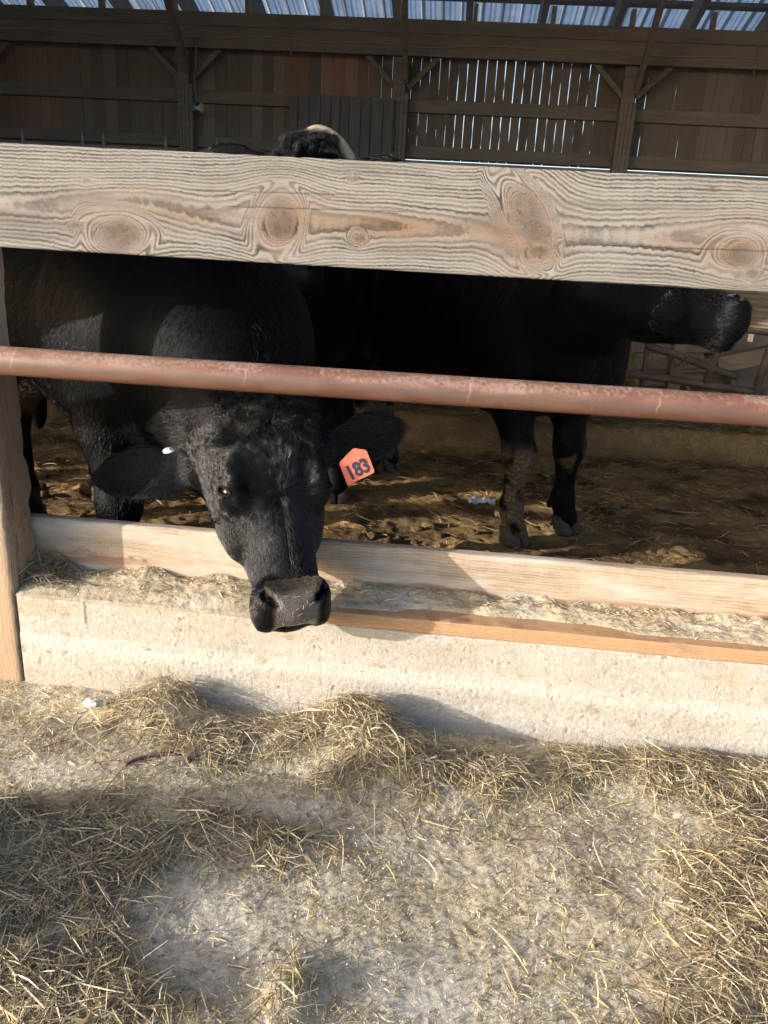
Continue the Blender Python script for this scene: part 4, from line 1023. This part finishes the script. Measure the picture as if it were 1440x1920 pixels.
# coat materials
def coat_mat():
    k = NT('black_coat'); mud = k.n('Attribute', attribute_name='mud').outputs['Fac']; nose = k.n('Attribute', attribute_name='nose').outputs['Fac']
    v = k.coords(); a = k.noise(v, 70, 5, .65); b = k.noise(v, 420, 3, .6)
    vo = k.n('TexVoronoi', {'Vector': v, 'Scale': 46, 'Randomness': .9}); vd = vo.outputs['Distance']
    base = k.ramp(k.noise(v, 9, 4), [(.3, (.0016, .0017, .0024)), (.75, (.0032, .0031, .0036))])
    mc = k.ramp(a, [(.3, (.06, .042, .026)), (.55, (.17, .122, .072)), (.75, (.28, .21, .12))])
    c = k.mix(mud, base, mc); c = k.mix(nose, c, k.ramp(k.noise(v, 55, 4), [(.3, (.075, .061, .057)), (.7, (.145, .12, .11))]))
    k.set(k.b, 'Base Color', c)
    r = k.math('ADD', k.math('MULTIPLY', mud, .3), .52); r = k.math('SUBTRACT', r, k.math('MULTIPLY', nose, .25)); k.set(k.b, 'Roughness', r)
    k.set(k.b, 'Specular IOR Level', k.math('ADD', .08, k.math('MULTIPLY', nose, .35))); k.set(k.b, 'Sheen Weight', .02); k.set(k.b, 'Sheen Roughness', .4)
    nv = k.n('TexVoronoi', {'Vector': v, 'Scale': 300}).outputs['Distance']
    h = k.math('ADD', k.math('ADD', k.math('MULTIPLY', b, .35), k.math('MULTIPLY', nose, k.math('MULTIPLY', nv, -.9))), k.math('MULTIPLY', mud, k.math('MULTIPLY', k.math('SUBTRACT', .5, vd), 4.0)))
    k.set(k.b, 'Normal', k.bump(h, .55, .006)); return k.m
M_COAT = coat_mat()
def hair_mat(name, base, rough=.4, spec=.22):
    k = NT(name); hi = k.n('HairInfo') if False else None
    k.set(k.b, 'Base Color', (*base, 1)); k.set(k.b, 'Roughness', rough); k.set(k.b, 'Specular IOR Level', spec); return k.m
M_HAIR = hair_mat('black_hair', (.0024, .0025, .0032), .28, .60)
M_HAIR2 = hair_mat('dull_black_hair', (.0020, .0022, .0032), .36, .34)
M_EARH = hair_mat('ear_fringe', (.010, .0095, .0095), .32, .5)
M_WHISK = hair_mat('grey_whisker', (.45, .40, .34), .35)
M_HOOF = mat_noise('horn_hoof', [(.035, .028, .022), (.075, .058, .042), (.11, .085, .06)], 14, (1, 1, 3), .6, .35, (.5, .004), 60)
M_EYE = NT('dark_eye'); M_EYE.set(M_EYE.b, 'Base Color', (.010, .006, .004, 1)); M_EYE.set(M_EYE.b, 'Roughness', .12); M_EYE.set(M_EYE.b, 'Specular IOR Level', .35); M_EYE = M_EYE.m

def hair(name, P, D, L, rad0, mat, parent, R, pts=5, curl=0.0, cfreq=2.0, droop=0.0, N=None):
    """strand roots P, directions D (n,3) unit, lengths L"""
    n = len(P); hc = bpy.data.hair_curves.new(name); hc.add_curves([pts]*n)
    t = np.linspace(0, 1, pts)[None, :, None]
    side = np.cross(D, R.normal(size=(n, 3))); side /= np.linalg.norm(side, axis=1)[:, None]+1e-9
    s2 = np.cross(D, side)
    ph = R.uniform(0, 6.28, n)[:, None, None]; LL = L[:, None, None]
    Q = P[:, None, :]+D[:, None, :]*t*LL+np.array([0, 0, -1.])*droop*LL*t**2
    if N is not None: Q = Q-N[:, None, :]*(t**2)*LL*.22
    if curl:
        Q = Q+(side[:, None, :]*np.sin(t*cfreq*6.28+ph)+s2[:, None, :]*(np.cos(t*cfreq*6.28+ph)-np.cos(ph)))*curl*LL*t
    hc.attributes['position'].data.foreach_set('vector', Q.astype(np.float32).ravel())
    a = hc.attributes.get('radius') or hc.attributes.new('radius', 'FLOAT', 'POINT')
    a.data.foreach_set('value', np.repeat((rad0*np.linspace(1, .25, pts))[None, :], n, 0).astype(np.float32).ravel())
    hc.materials.append(mat)
    o = bpy.data.objects.new(name, hc); COL.objects.link(o); o.parent = parent; o.matrix_parent_inverse = Matrix.Translation(parent.location).inverted()
    return o
def surf_samples(V, Q, n, R, wfun=None):
    A = V[Q[:, 0]]; B = V[Q[:, 1]]; C = V[Q[:, 2]]; Dd = V[Q[:, 3]]
    cr = np.cross(C-A, Dd-B); area = np.linalg.norm(cr, axis=1)+1e-12; N = cr/area[:, None]
    w = area*(wfun((A+C)/2, N) if wfun else 1.0)
    i = R.choice(len(Q), n, p=w/w.sum()); u, v = R.random((2, n, 1))
    P = A[i]*(1-u)*(1-v)+B[i]*u*(1-v)+C[i]*u*v+Dd[i]*(1-u)*v
    return P, N[i]
def vnormals(V, Q):
    N = np.zeros_like(V); cr = np.cross(V[Q[:, 2]]-V[Q[:, 0]], V[Q[:, 3]]-V[Q[:, 1]])
    for k in range(4): np.add.at(N, Q[:, k], cr)
    return N/(np.linalg.norm(N, axis=1)[:, None]+1e-12)

def frame_M(O, f, roll_=0):
    f = unit((f[0], f[1], 0)); l = np.array([-f[1], f[0], 0]); M = np.eye(4); M[:3, 0] = f; M[:3, 1] = l; M[:3, 2] = (0, 0, 1); M[:3, 3] = O; return M
def to_local(M, p): return (NP(p)-M[:3, 3])@M[:3, :3]
def dir_local(M, d): return NP(d)@M[:3, :3]

def build_cow(label, O, f, S_, head, ears, res, neck, fl=None, hl=None, fx=.45, hx=-.66, mudf=None, belly=0.0, extra=None, tt=.40, nz_=1.0, dp=None):
    M = frame_M(O, f); root = empty('black_cow', O, label, 'cow', None)
    P, a, n, L, hs = head
    h = Head(to_local(M, P), dir_local(M, a), dir_local(M, n), L, 1.0, dp)
    el = [(to_local(M, r), to_local(M, t), w, dir_local(M, nr)) for (r, t, w, nr) in ears]
    pts = [h.pt(-.3, 0, -.3), h.pt(1.12, 0, .05), h.pt(1.1, 0, -.2), h.pt(.3, .25, 0), h.pt(.3, -.25, 0)]+[e[1] for e in el]
    pts = np.array(pts); lo = np.minimum(pts.min(0)-.06, (-1.16*S_, -.46*S_, -.01)); hi = np.maximum(pts.max(0)+.06, (.9*S_, .46*S_, 1.5*S_))
    F = Field(lo, hi, res)
    trunk(F, S_, belly=belly)
    z = {1: (0, 0, 0), -1: (0, 0, 0)}
    spots = legs(F, fx, hx, S_, fl or z, hl or z)
    # neck: deep at the shoulder, drawn out to the poll and the throat
    b1 = h.pt(.06, 0, -.15*hs); b2 = h.pt(tt, 0, -.20*hs)
    for (p0, r0, p1, r1, k) in neck(h, b1, b2): F.cone(p0, p1, r0, r1, k)
    if extra: extra(F, h)
    head_field(F, h, el, hs)
    V, Q = F.mesh()
    Vw = xf(V, M); Nw = vnormals(Vw, Q)
    mud = np.clip(mudf(V, Vw), 0, 1) if mudf else np.zeros(len(V))
    X = V-h.P; t = X@h.a/h.L; w = X@h.s; d = X@h.n
    nose = sst(.885, .915, t)*nz_*sst(.068, .052, np.abs(w))*sst(-.085, -.06, d)*sst(1.2, 1.1, t)
    o = meshnp('body', Vw, Q, M_COAT, root, None, True, dict(mud=mud, nose=nose))
    hoof_set('hoof', spots, S_, M, M_HOOF, root)
    hw = Head(P, a, n, L)
    return root, hw, Vw, Q, Nw, M, o

# ---- cow at the curb, head hung out under the pipe
P1 = NP((-.520, .165, .932)); A1 = unit(NP((-.362, -.14, .476))-P1); L1 = .590
v0 = unit((.21, -.93, .32)); n0 = unit(v0-A1*(v0@A1)); s0 = -np.cross(A1, n0); psi = rad(13)
N1 = n0*math.cos(psi)+s0*math.sin(psi)
HS = 1.0
def neck1(h, b1, b2):
    c = NP((.42, .05, 1.06)); c2 = NP((.84, .0, 1.04))
    return [(c, .38, c2, .325, .16), (c2, .325, b1, .165, .12), (NP((.62, .02, .86)), .22, b2, .12, .12)]
def mud1(V, Vw):
    n_ = fbm(Vw[:, 0]*9, Vw[:, 1]*9, Vw[:, 2]*9, seed=301)
    low = sst(.84, .68, Vw[:, 2])*sst(.54, .60, Vw[:, 2])*sst(.40, .10, V[:, 0])*(V[:, 0] > -.85)
    return sst(-.05, .35, low*1.1-.45+n_*.5)+.4*sst(.30, .1, Vw[:, 2])*sst(0, .4, n_)
EAR1 = [((-.715, .265, .715), (-1.10, .29, .652), .086, (-.15, -.86, .36)), ((-.365, .27, .805), (-.150, .40, .868), .074, (.10, -.9, .25))]
cow1, h1, V1, Q1, NV1, M1, _ = build_cow('black cow hanging her tagged head out over the curb below the pipe rail', (-1.42, 1.19, 0), (.72, -.69), 1.10, (P1, A1, N1, L1, HS), EAR1, .0085, neck1,
    fl={1: (.0, .0, 0), -1: (.05, -.03, 0)}, hl={1: (-.05, 0, 0), -1: (.08, -.02, 0)}, mudf=mud1, belly=.045)
RH = np.random.default_rng(17)
def headcoords(h, P): X = P-h.P; return X@h.a/h.L, X@h.s, X@h.n
def head_flow(h, P, N, whorl=.43):
    t, w, d = headcoords(h, P)
    dt = (t-whorl)*h.L; m = np.sqrt(dt**2+(w*.8)**2)+.02
    D = (dt/m)[:, None]*h.a+(w*.9/m)[:, None]*h.s
    far = sst(.42, .6, t)[:, None]; D = D*(1-far)+far*(h.a*.95+np.sign(w)[:, None]*h.s*.25)
    D = D-N*np.sum(D*N, 1)[:, None]; D /= np.linalg.norm(D, axis=1)[:, None]+1e-9
    return D
def on_head(h, V):
    t, w, d = headcoords(h, V); return (t > -.02)*(t < 1.1)*(np.abs(w) < .21)*(d > -.24)
def comb(D, N, lift, R, jit): 
    X = D+N*(lift[:, None] if np.ndim(lift) else lift)+R.normal(0, jit, D.shape); return X/np.linalg.norm(X, axis=1)[:, None]
P, N = surf_samples(V1, Q1, 60000, RH, lambda c, n: on_head(h1, c)*(n@NP((0, -1, .1)) > -.45))
t, w, d = headcoords(h1, P); keep = ~((t > .885) & (np.abs(w) < .085) & (d > -.075)); P, N, t, w, d = P[keep], N[keep], t[keep], w[keep], d[keep]
D = comb(head_flow(h1, P, N), N, .20+.22*sst(.35, .2, np.abs(t-.3)), RH, .12)
# tufts: neighbouring strands lean together
D = D+(.45*sst(.6, .4, t)+.18)[:, None]*np.stack([pnoise(P[:, 0]*55, P[:, 1]*55, P[:, 2]*55, s_) for s_ in (311, 312, 313)], 1); D /= np.linalg.norm(D, axis=1)[:, None]
Lh = np.interp(t, [-.02, .1, .3, .42, .6, .8, 1.0], [.034, .036, .040, .030, .014, .010, .008])*RH.uniform(.6, 1.2, len(P))*(1-.65*sst(.075, .13, np.abs(w)))
hair('face_hair', P, D, Lh, .00038, M_HAIR, cow1, RH, 4, N=N)
# ears
def on_ears(c, n):
    t, w, d = headcoords(h1, c); return ((np.abs(w) > .205) & (t > -.2) & (t < .5) & (np.abs(w) < .6) & (d > -.35) & (c[:, 1] < .5) & (c[:, 2] > .6))*1.0
P, N = surf_samples(V1, Q1, 11000, RH, on_ears)
sd = np.where((P-h1.P)@h1.s > 0, 1, -1)[:, None]
D = sd*h1.s*.9+NP((0, 0, -.18))+0*P; D = D-N*np.sum(D*N, 1)[:, None]*.8; D = comb(D/np.linalg.norm(D, axis=1)[:, None], N, .25, RH, .18)
hair('ear_hair', P, D, RH.gamma(4, .0042, len(P)).clip(.006, .036), .00036, M_EARH, cow1, RH, 4, droop=.1)
# curly poll
P, N = surf_samples(V1, Q1, 5200, RH, lambda c, n: (lambda q: (q[0] > -.14)*(q[0] < .16)*(np.abs(q[1]) < .135)*(q[2] > -.14))(headcoords(h1, c))*1.0)
cl = np.stack([pnoise(P[:, 0]*24, P[:, 1]*24, P[:, 2]*24, s_) for s_ in (321, 322, 323)], 1)*2.2
t, w, d = headcoords(h1, P)
D = -h1.a*.35+N*.75+h1.n*.25+(w*3)[:, None]*h1.s+cl; D /= np.linalg.norm(D, axis=1)[:, None]
hair('poll_tuft', P, D, RH.uniform(.035, .075, len(P)), .00040, M_HAIR, cow1, RH, 9, curl=.16, cfreq=1.1, droop=.35)
# body coat on the side towards the yard
P, N = surf_samples(V1, Q1, 70000, RH, lambda c, n: (~(on_head(h1, c) > 0))*(n@NP((-.25, -.95, .2)) > -.25)*(c[:, 2] > .4)*(c[:, 0] > -2.2)*1.0)
D = NP(-M1[:3, 0])*.45+NP((0, 0, -1.))+.25*np.stack([pnoise(P[:, 0]*14, P[:, 1]*14, P[:, 2]*14, s_) for s_ in (331, 332, 333)], 1)
D = D-N*np.sum(D*N, 1)[:, None]; D = comb(D/np.linalg.norm(D, axis=1)[:, None], N, .3, RH, .15)
hair('body_coat', P, D, RH.uniform(.012, .030, len(P)), .00048, M_HAIR2, cow1, RH, 4, N=N)
# whiskers and chin hairs
P, N = surf_samples(V1, Q1, 150, RH, lambda c, n: (lambda q: (q[0] > .84)*(q[0] < .985)*(q[2] < -.02))(headcoords(h1, c))*1.0)
hair('whiskers', P, comb(N*.8+NP((0, -.1, -.35)), N, .2, RH, .25), RH.uniform(.015, .055, len(P)), .00030, M_WHISK, cow1, RH, 5, droop=.2)
P, N = surf_samples(V1, Q1, 3000, RH, lambda c, n: (lambda q: (q[0] > .84)*(q[0] < .905)*(np.abs(q[1]) < .075)*(q[2] > -.05))(headcoords(h1, c))*1.0)
hair('muzzle_hair', P, comb(head_flow(h1, P, N), N, .4, RH, .3), RH.uniform(.004, .010, len(P)), .00026, hair_mat('dusty_muzzle_hair', (.16, .13, .095)), cow1, RH, 3)
# eyes with wet lids
def eyes(h, parent, sc=1.0, rad_=.026):
    for sg in (1, -1):
        c = eye_c(h, sg, sc, .006); R_ = eye_R(h, sg)
        bm = bmesh.new(); bmesh.ops.create_uvsphere(bm, u_segments=24, v_segments=16, radius=rad_*sc, matrix=Matrix.Translation(Vector(c))); e = bm_obj('eye', bm, M_EYE, parent, True)
        th = np.linspace(0, 2*np.pi, 29); o = eye_c(h, sg, sc, .0)
        rim = [o+R_[0]*(.0265*math.cos(q)*sc)+R_[1]*(.0115*math.sin(q)*sc)+R_[2]*(.0385-.010*math.cos(q)**2)*sc for q in th]
        tube('eyelid', rim, .0030*sc, M_LID, parent, 8)
M_LID = NT('eyelid_skin'); M_LID.set(M_LID.b, 'Base Color', (.010, .009, .009, 1)); M_LID.set(M_LID.b, 'Roughness', .85); M_LID.set(M_LID.b, 'Specular IOR Level', .1); M_LID = M_LID.m
eyes(h1, cow1)
# hay crumbs stuck on the wet nose
RN = np.random.default_rng(5)
P, N = surf_samples(V1, Q1, 14, RN, lambda c, n: (lambda q: (q[0] > .93)*(q[0] < 1.04)*(np.abs(q[1]+.0) < .045)*(q[2] > -.09)*(n@NP((0, -1, 0)) > .2))(headcoords(h1, c))*1.0)
bm = bmesh.new()
for p_, n_ in zip(P, N):
    dd = unit(np.cross(n_, RN.normal(size=3))); l_ = RN.uniform(.003, .011); c_ = p_+n_*.0016
    bar_bm(bm, c_-dd*l_, c_+dd*l_+n_*.003, .0012, .0008, 0)
tag(bm_obj('nose_chaff', bm, mat_noise('wet_chaff', [(.34, .26, .11), (.50, .40, .20)], 60, bump=None), cow1), 'crumbs of yellow hay stuck to the wet nose', kind='stuff')

# ear tag with its number
def plate(name, corners, th, m, parent):
    c = np.array(corners, float); n_ = unit(np.cross(c[1]-c[0], c[2]-c[0])); bm = bmesh.new()
    f_ = [bm.verts.new(p-n_*th/2) for p in c]; b_ = [bm.verts.new(p+n_*th/2) for p in c]
    bm.faces.new(f_); bm.faces.new(b_[::-1]); k = len(c)
    for i in range(k): bm.faces.new((f_[i], f_[(i+1) % k], b_[(i+1) % k], b_[i]))
    bmesh.ops.bevel(bm, geom=[e for e in bm.edges if abs((e.verts[0].co-e.verts[1].co).normalized().dot(Vector(n_))) > .9], offset=.003, segments=3, affect='EDGES')
    return bm_obj(name, bm, m, parent)
k = NT('orange_tag'); k.set(k.b, 'Base Color', (.66, .15, .085, 1)); k.set(k.b, 'Roughness', .45); M_TAG = k.m
k = NT('navy_ink'); k.set(k.b, 'Base Color', (.018, .022, .055, 1)); k.set(k.b, 'Roughness', .6); M_INK = k.m
cs = [(-.302, .150, .800), (-.274, .150, .734), (-.197, .158, .779), (-.225, .162, .842), (-.262, .158, .846)]
tg = plate('ear_tag', cs, .003, M_TAG, cow1); tag(tg, 'orange ear tag reading 183 in dark figures')
def text_mesh(s, size, M, m, name, parent, bold=.0):
    cu_ = bpy.data.curves.new(name, 'FONT'); cu_.body = s; cu_.size = size; cu_.align_x = 'CENTER'; cu_.align_y = 'CENTER'; cu_.offset = bold; cu_.extrude = .0006; cu_.resolution_u = 6
    o = bpy.data.objects.new(name, cu_); COL.objects.link(o); bpy.context.view_layer.update()
    me = bpy.data.meshes.new_from_object(o.evaluated_get(bpy.context.evaluated_depsgraph_get())); bpy.data.objects.remove(o)
    me.transform(M); return me
c = NP(cs); ux = unit(c[2]-c[1]); nn_ = unit(np.cross(ux, c[0]-c[1])); uy = np.cross(nn_, ux); ctr = (c[0]+c[1]+c[2]+c[3])/4+nn_*.0026-uy*.006
MT = Matrix(((ux[0], uy[0], nn_[0], ctr[0]), (ux[1], uy[1], nn_[1], ctr[1]), (ux[2], uy[2], nn_[2], ctr[2]), (0, 0, 0, 1)))
me = text_mesh('183', .060, MT @ Matrix.Diagonal((.80, 1.0, 1, 1)), None, 'tag_number', None, .0022)
me.materials.append(M_INK); to = bpy.data.objects.new('tag_number', me); COL.objects.link(to); to.parent = tg
to.matrix_parent_inverse = (Matrix.Translation(cow1.location)).inverted() if False else tg.matrix_world.inverted() if False else Matrix.Identity(4)
bm = bmesh.new(); bmesh.ops.create_cone(bm, segments=24, radius1=.019, radius2=.018, depth=.003, cap_ends=True, matrix=Matrix.Rotation(.25, 4, 'X') @ Matrix.Rotation(-.1, 4, 'Y'))
bmesh.ops.create_cone(bm, segments=16, radius1=.006, radius2=.005, depth=.006, cap_ends=True, matrix=Matrix.Translation((0, 0, .002)) @ Matrix.Rotation(.25, 4, 'X'))
bmesh.ops.translate(bm, vec=(-.838, .225, .778), verts=bm.verts)
k = NT('white_button'); k.set(k.b, 'Base Color', (.75, .76, .75, 1)); k.set(k.b, 'Roughness', .4)
tag(bm_obj('button_tag', bm, k.m, cow1, True), 'small white button tag on the upper rim of the ear')

# ---- cow in profile behind the rails
A2 = unit((.93, -.13, -.34)); P2 = NP((1.180, 1.36, 1.268))-A2*.62
N2 = unit(NP((.34, -.06, .93)))
def neck2(h, b1, b2):
    c = NP((.44, .0, 1.20)); m1 = (c+b1)/2+NP((.0, .05, .06))
    return [(c, .36, m1, .27, .14), (m1, .27, b1, .17, .12), (NP((.52, .03, 1.06)), .22, b2, .115, .10)]
def mud2(V, Vw):
    n_ = fbm(Vw[:, 0]*11, Vw[:, 1]*11, Vw[:, 2]*11, seed=401)
    leg = sst(.56, .44, Vw[:, 2])*(V[:, 0] > 0)*(V[:, 1] < .05)*sst(-.45, .1, n_)
    rump = sst(-.45, -.6, V[:, 0])*sst(.1, .5, n_+.25)*.75
    kn = np.exp(-((Vw[:, 2]-.43)/.09)**2)*(V[:, 1] > 0)*(V[:, 0] > 0)*sst(-.1, .4, n_)
    return leg+rump+kn*.7
k2 = None
EAR2 = [((.52, 1.30, 1.42), (.40, 1.06, 1.44), .065, (.6, -.5, .2)), ((.55, 1.62, 1.42), (.46, 1.86, 1.44), .065, (.6, .4, .2))]
cow2, h2, V2, Q2, NV2, M2, _ = build_cow('black cow with muddy forelegs, muzzle pointing to the right in profile behind the rails', (.175, 2.41, 0), (.60, -.80), 1.12, (P2, A2, N2, .62, 1.0), EAR2, .0105, neck2,
    fl={1: (.07, -.065, -.02), -1: (.09, .0, 0)}, hl={1: (-.06, -.30, 0), -1: (-.06, -.02, 0)}, mudf=mud2, tt=.16, nz_=.7, dp=[.18, .25, .285, .305, .325, .335, .325, .295, .262, .238, .226, .212, .15])
P, N = surf_samples(V2, Q2, 40000, RH, lambda c, n: (n@NP((-.1, -1, .1)) > -.2)*(c[:, 2] > .5)*(c[:, 2] < 1.7)*(~(on_head(h2, c) > 0))*1.0)
D = NP(-M2[:3, 0])*.3+NP((0, 0, -1.))+.2*np.stack([pnoise(P[:, 0]*14, P[:, 1]*14, P[:, 2]*14, s_) for s_ in (341, 342, 343)], 1)
D = D-N*np.sum(D*N, 1)[:, None]; D = comb(D/np.linalg.norm(D, axis=1)[:, None], N, .25, RH, .15)
hair('body_coat', P, D, RH.uniform(.012, .028, len(P)), .0006, M_HAIR2, cow2, RH, 4, N=N)
eyes(h2, cow2)
P, N = surf_samples(V2, Q2, 12000, RH, lambda c, n: on_head(h2, c)*(n@NP((.2, -1, .1)) > -.3))
t, w, d = headcoords(h2, P); keep = ~((t > .885) & (np.abs(w) < .07) & (d > -.075)); P, N = P[keep], N[keep]
hair('face_hair', P, comb(head_flow(h2, P, N), N, .22, RH, .14), RH.uniform(.008, .018, len(P)), .0005, M_HAIR, cow2, RH, 4, N=N)

# ---- third cow: poll and ears over the top board
P3 = NP((-.672, 1.47, 1.770)); A3 = unit((.05, -.62, -.78)); N3 = unit((.02, -.78, .62))
def neck3(h, b1, b2):
    c = NP((.48, 0, 1.25)); m1 = (c+b1)/2
    return [(c, .36, m1, .26, .14), (m1, .26, b1, .16, .12), (NP((.7, 0, 1.0)), .2, b2, .12, .14)]
EAR3 = [((-.83, 1.50, 1.70), (-1.075, 1.51, 1.758), .052, (0, -1, .25)), ((-.50, 1.50, 1.69), (-.285, 1.51, 1.742), .050, (0, -1, .25))]
cow3, h3, V3, Q3, NV3, M3, _ = build_cow('black cow with one pale curved horn, only poll and ears showing over the top board', (-.98, 2.72, 0), (.25, -.97), 1.18, (P3, A3, N3, .62, 1.0), EAR3, .012, neck3, nz_=.15)
P, N = surf_samples(V3, Q3, 6000, RH, lambda c, n: (lambda q: (q[0] > -.16)*(q[0] < .12)*(np.abs(q[1]) < .095)*(q[2] > -.16))(headcoords(h3, c))*1.0)
cl = np.stack([pnoise(P[:, 0]*20, P[:, 1]*20, P[:, 2]*20, s_) for s_ in (351, 352, 353)], 1)*2.4
D = N*.5+NP((0, -.1, .45))+cl*.6; D /= np.linalg.norm(D, axis=1)[:, None]
hair('poll_tuft', P, D, RH.uniform(.05, .085, len(P)), .0006, M_HAIR, cow3, RH, 9, curl=.16, cfreq=1.1, droop=.3)
P, N = surf_samples(V3, Q3, 9000, RH, lambda c, n: (lambda q: (q[0] > -.25)*(q[0] < .5)*(np.abs(q[1]) > .13)*(np.abs(q[1]) < .6))(headcoords(h3, c))*(c[:, 1] < 1.8)*1.0)
sd = np.where((P-h3.P)@h3.s > 0, 1, -1)[:, None]
D = comb(sd*h3.s+0*P, N, .35, RH, .25)
hair('ear_hair', P, D, RH.gamma(4, .007, len(P)).clip(.01, .06), .0005, M_HAIR, cow3, RH, 4, droop=.15)
eyes(h3, cow3)
hp = [(-.48, 1.62, 1.66), (-.505, 1.62, 1.745), (-.55, 1.62, 1.81), (-.60, 1.62, 1.85), (-.655, 1.61, 1.865), (-.71, 1.59, 1.845)]
tag(tube('horn', hp, list(np.linspace(.030, .020, 18))+[.018, .015, .010], mat_noise('pale_horn', [(.36, .29, .20), (.48, .40, .29)], 18, bump=(.2, .003), rough=.45), cow3, 14, 4), 'slim pale horn curving up over the curly poll')
